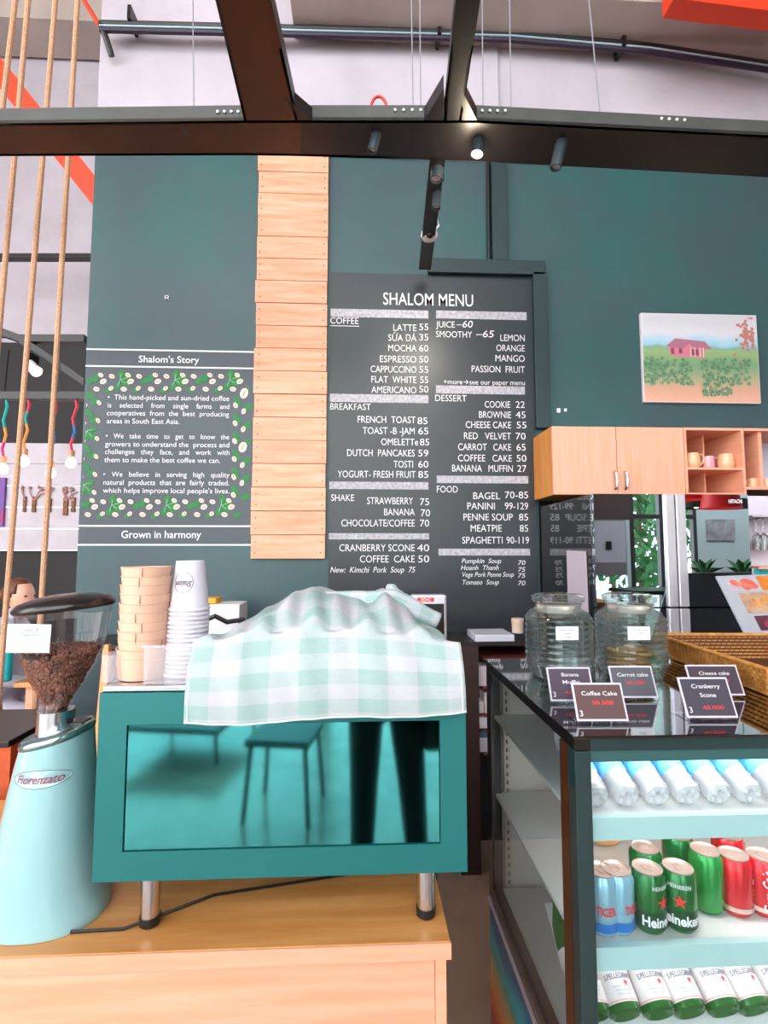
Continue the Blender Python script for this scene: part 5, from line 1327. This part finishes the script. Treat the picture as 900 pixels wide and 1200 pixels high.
skin_obj('body', [[((tx,WYp,.52),.15),((tx+.02,WYp,.72),.13),((tx+.02,WYp,b.z-.18),.14),((tx+.03,WYp,b.z-.04),.11),((hc.x-.03,WYp,hc.z-.14),.05),((hc.x-.02,WYp,hc.z-.06),.05)],
  [((tx+.03,WYp,b.z-.04),.11),((tx+.04,WYp-.17,b.z-.07),.055),((tx+.12,WYp-.20,b.z-.33),.045),((tx+.38,WYp-.15,b.z-.36),.035)],
  [((tx+.03,WYp,b.z-.04),.11),((tx+.04,WYp+.17,b.z-.07),.055),((tx+.12,WYp+.20,b.z-.33),.045),((tx+.38,WYp+.15,b.z-.36),.035)],
  [((tx,WYp,.52),.15),((tx+.1,WYp-.1,.52),.09),((tx+.45,WYp-.1,.52),.07),((tx+.47,WYp-.1,.08),.045),((tx+.58,WYp-.1,.04),.035)],
  [((tx,WYp,.52),.15),((tx+.1,WYp+.1,.52),.09),((tx+.45,WYp+.1,.52),.07),((tx+.47,WYp+.1,.08),.045),((tx+.58,WYp+.1,.04),.035)]], M_shirt, wm)
def hand(parent, wrist, fwd, side, up, m=M_skin, curl=.5, s=1.0):
    w0 = Vector(wrist); f = Vector(fwd).normalized(); sd_ = Vector(side).normalized(); u_ = Vector(up).normalized()
    ch = [[(tuple(w0), .024*s), (tuple(w0+f*.045*s), .027*s), (tuple(w0+f*.08*s), .024*s)]]
    for i, L_ in enumerate((.070,.080,.075,.058)):
        o_ = (i-1.5)*.019*s; p0 = w0+f*.045*s; p1 = w0+f*.088*s+sd_*o_
        p2 = p1+(f*math.cos(curl)-u_*math.sin(curl))*L_*.5*s; p3 = p2+(f*math.cos(curl*2)-u_*math.sin(curl*2))*L_*.5*s
        ch.append([(tuple(p0),.027*s),(tuple(p1),.0105*s),(tuple(p2),.009*s),(tuple(p3),.007*s)])
    t0 = w0+f*.02*s; t1 = w0+f*.04*s-sd_*.036*s; t2 = t1+(f*.8-sd_*.5-u_*.3).normalized()*.032*s; t3 = t2+(f-u_*.4).normalized()*.026*s
    ch.append([(tuple(w0),.024*s),(tuple(t1),.012*s),(tuple(t2),.0105*s),(tuple(t3),.008*s)])
    return skin_obj('hand', ch, m, parent, 1)
for s in (-1,1): hand(wm, (tx+.38,WYp+.15*s,b.z-.36), (1,-.1*s,-.1), (0,s,0), (0,0,1))
# her table and chairs
tbz = .78
t = thing('cafe_table', 'wooden cafe table in front of the seated person', 'table', (tx+.72, WYp, 0))
MB().box(tx+.32, tx+1.05, WYp-.35, WYp+.35, tbz-.03, tbz).build('tabletop', M_woodtop, t, smooth=0, bevel=.004)
for sx in (tx+.36, tx+.98):
    for sy in (-.3,.28): MB().box(sx, sx+.04, WYp+sy, WYp+sy+.04, 0, tbz-.031).build('leg', M_wood, t, smooth=0)
M_yel = mat('honey_wood', (232,168,92), .45, var=.15, scale=5, stretch=(6,6,1))
def chair(name, loc, rz, label, m=M_yel):
    t = thing(name, label, 'chair', (0,0,0)); 
    MB().box(-.21,.21,-.2,.2,.43,.455).build('seat', m, t, smooth=0, bevel=.006)
    for sx in (-1,1):
        MB().tube([(sx*.18,-.17,.43),(sx*.20,-.20,.0)], [.018,.014], 8).build('leg', m, t)
        MB().tube([(sx*.19,.24,.0),(sx*.18,.18,.43),(sx*.18,.25,.92)], .017, 8).build('rear_leg', m, t)
    for z, y in ((.88,.245),(.70,.222),(.58,.205)): MB().box(-.17,.17,y-.01,y+.01,z-.03,z+.03).build('back_rail', m, t, smooth=0, bevel=.004)
    for z in (.2,): MB().tube([(-.19,-.185,z),(.19,-.185,z)], .010, 6).build('stretcher', m, t)
    t.location = loc; t.rotation_euler.z = rz; return t
p = PZ(24,880,.0); 
chair('wooden_chair', (P(22,830,2.75).x, 2.75, 0), math.radians(160), 'honey wood chair behind the grinder, nearest the counter').location.z = .0
chair('wooden_chair', (tx-.02, WYp, 0), math.radians(90), 'honey wood chair carrying the seated person')
t = MB().box(P(-30,770,3.1).x, P(12,770,3.1).x, 3.1, 3.14, P(0,800,3.1).z, P(0,742,3.1).z).build('teal_cushion', mat('teal_cushion', (0,140,146), .8), bevel=.015); tag(t, 'teal seat cushion against the chair back at the left edge', 'cushion')
t.location.z -= 0
# peach board behind hopper and dark table edge left
t = MB().prism([Vector((P(92,850,1.75).x,1.75,0)), Vector((P(127,850,1.75).x,1.75,0)), P(127,756,1.75), P(121,756,1.75)], (0,.02,0)).build('peach_board', mat('peach_board', (250,160,100), .5)); tag(t, 'peach wooden board standing behind the hopper', 'board')
# near-left low table
t = thing('side_table', 'dark topped low table with orange sides left of the grinder', 'table', (-1.25,1.8,0))
tz = P(10,862,1.72).z
MB().box(-1.9, P(30,860,1.75).x, 1.67, 2.0, tz-.02, tz).build('tabletop', M_blackpl, t, smooth=0, bevel=.003)
MB().box(-1.88, P(28,860,1.75).x, 1.69, 1.98, 0, tz-.021).build('orange_cabinet', mat('amber_wood', (214,96,40), .45, col2=(120,40,24), scale=4), t, smooth=0)

# ------------------------------------------------------------------ behind the camera: glazed front, plants, lamps (seen in the mirrors), plus one added panel lamp
GYf = -4.0
M_frame = mat('brown_aluminium_frame', (70,66,70), .4, metal=.2)
wn = 1
for x0, x1 in ((-8.9,-6),(-6,-3.2),(-3.2,-.4),(-.4,2.2),(4.5,5.06),(5.06,5.64)):
    t = bpy.data.objects.new('window_%d' % wn, None); C.objects.link(t); t.location = ((x0+x1)/2, GYf, 0); OFF[t.name] = Vector(t.location); t['kind'] = 'structure'; wn += 1
    for a, b in ((x0,x0+.06),(x1-.06,x1)): MB().box(a,b,GYf-.05,GYf+.05,0,7.8).build('frame', M_frame, t, smooth=0)
    for z in (0, 2.08, 4.6, 7.7): MB().box(x0+.06,x1-.06,GYf-.04,GYf+.04,z,z+.07).build('transom', M_frame, t, smooth=0)
    MB().box(x0+.06,x1-.06,GYf-.003,GYf+.003,.07,7.7).build('pane', M_pane, t, smooth=0)
struct(MB().box(2.2, 3.84, GYf-.05, GYf+.05, 0, 7.8).build('wall_front_pier', M_frame, smooth=0))
M_wt = mat('pale_turquoise_plaster', (206,226,228), .7)
struct(MB().box(5.64, 7.5, GYf-.05, GYf+.05, 0, 7.8).build('wall_front_right', M_wt, smooth=0))
struct(MB().box(3.84, 4.5, GYf-.05, GYf+.05, 2.07, 7.8).build('wall_front_top', mat('brown_plaster', (84,66,62), .7), smooth=0))
dr = bpy.data.objects.new('door_1', None); C.objects.link(dr); dr.location = (4.15,GYf,0); OFF[dr.name] = Vector(dr.location); dr['kind'] = 'structure'
MB().box(3.85, 4.42, GYf-.03, GYf+.03, 1.35, 2.06).build('door_leaf', mat('lilac_white_door', (200,200,216), .5), dr, smooth=0)
MB().box(3.85, 4.42, GYf-.03, GYf+.03, 1.14, 1.349).build('grey_band', mat('grey_door_band', (130,126,132), .5), dr, smooth=0)
MB().box(3.85, 4.42, GYf-.003, GYf+.003, 0, 1.139).build('lower_pane', M_pane, dr, smooth=0)
MB().box(4.08, 4.17, GYf+.031, GYf+.05, 1.56, 1.70).build('lock_plate', M_black, dr, smooth=0)
MB().box(4.43, 4.49, GYf-.04, GYf+.04, 0, 2.06).build('jamb', M_wt, dr, smooth=0)
struct(MB().box(-14, 14, -16, -4.6, -.12, -.02).build('ground_outside', mat('pale_paving', (176,186,182), .8, var=.2, scale=2), smooth=0))
def tree(x, y, h, r, label, sd):
    t = thing('garden_tree', label, 'tree', (x,y,-.02), 'garden trees outside the glazed front'); rr3 = random.Random(sd)
    MB().tube([(x,y,-.02),(x+.05,y,h*.4),(x,y,h*.8)], [.09,.06,.03], 8).build('trunk', M_wickd, t)
    f = MB()
    for k in range(1100):
        v = Vector((rr3.gauss(0,1),rr3.gauss(0,1),rr3.gauss(0,1))).normalized()*r*rr3.uniform(.5,1)
        c = Vector((x,y,h*.62))+Vector((v.x,v.y,v.z*1.25)); M = Matrix.Translation(c) @ Euler((rr3.uniform(0,6),rr3.uniform(0,6),0)).to_matrix().to_4x4(); s_ = rr3.uniform(.1,.2)
        vs_ = [f.bm.verts.new(M @ Vector(p)) for p in ((-s_,0,0),(0,-s_*.45,.02),(s_,0,0),(0,s_*.45,.02))]; f.bm.faces.new(vs_)
    tag(stuff(f.build('foliage', M_leaf, t, nocalc=True)))
tree(6.5,-7.3,3.5,1.45,'broad garden tree seen mirrored through the window beside the white door',1); tree(10.6,-8.9,3.9,1.5,'tall garden tree at the far corner of the garden',3)
tree(8.9,-6.2,2.6,.85,'small garden tree close to the pale front wall',5); tree(4.6,-10.9,3.6,1.5,'tall garden tree far behind the white door',4); tree(8.4,-12.4,4.6,1.9,'largest garden tree at the back of the garden',6)
t = MB().box(5.80,6.28,GYf+.052,GYf+.08,1.72,2.07).build('wall_picture', mat('grey_plant_photo', (206,202,212), .5, col2=(150,146,156), scale=4)); tag(t, 'grey plant photograph hanging on the pale front wall', 'picture')
t = thing('added_panel_lamp', 'added white panel lamp behind us that brightens the pale front wall', 'lamp', (5.9,-2.2,4.4))  # lamp added to brighten the front wall in the refrigerator's reflection
MB().box(5.0,6.8,-2.35,-2.05,4.4,4.46).build('housing', M_white, t, smooth=0); MB().box(5.03,6.77,-2.32,-2.08,4.388,4.399).build('diffuser', M_led, t, smooth=0)
for x_ in (5.2,6.6): MB().tube([(x_,-2.2,4.46),(x_,-2.2,7.8)], .005, 5).build('cord', M_blackpl, t)
area('added_panel_light', (5.9,-2.2,4.38), (math.radians(-35), 0, 0), 1.7, .24, 130)  # light of the added panel lamp, aimed at the front wall
def shade(x, y, z, m, label, r=.2, h=.22):
    t = thing('pendant_lamp', label, 'lamp', (x,y,z)); MB().lathe([(r,0),(r*.8,h),(r*.78,h),(r*.98,0)], c=(x,y,z), n=24, capb=False, capt=False).build('shade', m, t); MB().tube([(x,y,z+h*.7),(x,y,7.8)], .006, 5).build('cord', M_blackpl, t)
    MB().ball((x,y,z+h*.35), .04).build('bulb', M_bulb, t)
M_redsh = mat('red_lampshade', (224,20,16), .5)
q = MIR(845,598,FY,-1.0); shade(q.x, -1.0, q.z+.02, M_redsh, 'red drum pendant lamp behind us, seen in the refrigerator door')
q = MIR(803,592,FY,-1.4); shade(q.x, -1.4, q.z+.06, M_redsh, 'red drum pendant lamp nearer the middle, behind us')
for x_, y_ in ((816,596),(858,596)):
    q = MIR(x_,y_,FY,-2.0); shade(q.x, -2.0, q.z, M_blackpl, 'black cone pendant lamp mirrored %s the red shade' % ('left of' if x_ < 840 else 'right of'), .22, .12)
def plant(px, py, Yt, label):
    q = MIR(px,py,FY,Yt); t = thing('potted_plant', label, 'plant', (q.x,Yt,q.z-.35)); z = q.z-.35
    MB().lathe([(.09,0),(.12,.18),(.10,.18),(.08,.02)], c=(q.x,Yt,z), n=18).build('pot', mat('clay_pot_%d' % px, (130,70,60), .7), t)
    for k in range(9):
        a = k*2.4; l_ = .16+.05*(k%3); c = Vector((q.x,Yt,z+.18)); e_ = c+Vector((math.cos(a)*l_,math.sin(a)*l_,.12+.12*(k%2)))
        n_ = Vector((-math.sin(a),math.cos(a),0))*.05; MB().poly([c, (c+e_)/2+n_+Vector((0,0,.05)), e_, (c+e_)/2-n_+Vector((0,0,.05))]).build('leaf', M_leaf, t, smooth=0)
q = MIR(840,690,FY,-2.6); tz_ = q.z
t = thing('bar_table', 'black table with potted plants near the glazed front', 'table', (4.6,-2.6,0))
MB().box(3.6,6.4,-2.95,-2.25,tz_-.05,tz_).build('tabletop', M_blackpl, t, smooth=0); 
for x_ in (3.7,6.25):
    for y_ in (-2.9,-2.35): MB().box(x_,x_+.06,y_,y_+.06,0,tz_-.051).build('leg', M_blackpl, t, smooth=0)
for px_, l in ((822,'small potted plant on the black table, mirrored near the silver handles'),(866,'small potted plant on the black table, mirrored near the door edge')):
    q = MIR(px_,680,FY,-2.6); plant(px_, 600, -2.6, l); o = C.objects[-1]
for o in list(bpy.data.objects):
    if o.name.startswith('potted_plant'): o.location.z = tz_+.001
# sun-lit low stools and high table mirrored in the machine back
M_dkwood = mat('dark_stained_wood', (26,22,22), .5)
def stool(loc, label, name='bar_stool', w_=.19, h=.70):
    t = thing(name, label, 'stool' if 'stool' in name else 'table', (0,0,0), None)
    MB().box(-w_,w_,-w_,w_,h-.04,h).build('seat' if 'stool' in name else 'tabletop', M_dkwood, t, smooth=0, bevel=.005)
    for a in (-1,1):
        for b in (-1,1): MB().tube([(a*(w_-.03),b*(w_-.03),h-.04),(a*(w_+.0),b*(w_+.0),0)], .014, 6).build('leg', M_dkwood, t)
    t.location = loc; t.rotation_euler.z = .15
q = MIR(335,860,MY,-1.1); stool((q.x,-1.1,0), 'dark wooden stool behind us mirrored in the teal panel, beside the photographer', h=q.z+.02)
q = MIR(225,850,MY,-2.2); stool((q.x,-2.2,0), 'dark high table behind us mirrored at the left of the teal panel', 'high_table', .38, q.z+.10)
# the photographer, seen only in reflections
ph = thing('person', 'standing person in black trousers and dark top holding up a phone, mirrored in teal', 'person', (0,0,0)); ph.location = (0,0,0)
hx_ = .12; by = -.36
O_ = (hx_, by, .98)
skin_obj('trousers', [[(O_,.15),((hx_-.09,by,.86),.098),((hx_-.10,by+.02,.5),.072),((hx_-.11,by,.10),.055)], [(O_,.15),((hx_+.09,by,.86),.098),((hx_+.12,by+.02,.5),.072),((hx_+.15,by,.10),.055)]], M_trouser, ph)
skin_obj('top', [[((hx_,by,1.0),.15),((hx_,by,1.15),.13),((hx_,by,1.32),.14),((hx_-.01,by,1.42),.08),((hx_-.01,by+.005,1.47),.05)],
  [((hx_,by,1.32),.14),((hx_-.19,by,1.36),.055),((hx_-.25,by+.05,1.12),.045),((-.07-.02,-.09,1.42),.03)], [((hx_,by,1.32),.14),((hx_+.19,by,1.36),.055),((hx_+.22,by+.05,1.12),.045),((.09,-.09,1.42),.03)]], mat('dark_teal_top', (24,34,38), .8), ph)
head(ph, Vector((hx_-.02, by, 1.585)), .95, (0,1), mat('black_hair', (22,18,16), .5), False)
for s in (-1,1):
    hand(ph, (.08*s+.0,-.09,1.44), (-.1*s,.35,1), (-s,0,0), (0,-1,0), curl=.35, s=.85)
    x_ = hx_+(.15 if s > 0 else -.11); sh_ = MB(); sh_.ball((x_, by+.06, .045), .05, 12, 8, (.9,2.4,.9)); sh_.build('shoe', M_blackpl, ph)
t = MB().box(-.075,.075,-.045,-.036,1.50,1.575).build('phone', M_blackpl, bevel=.004); tag(t, 'black phone held up by the reflected person', 'phone')
t = MB().box(hx_+.17, hx_+.30, by-.08, by+.08, .62, .95).build('shoulder_bag', M_black, bevel=.03); tag(t, 'black bag hanging beside the reflected person', 'bag')
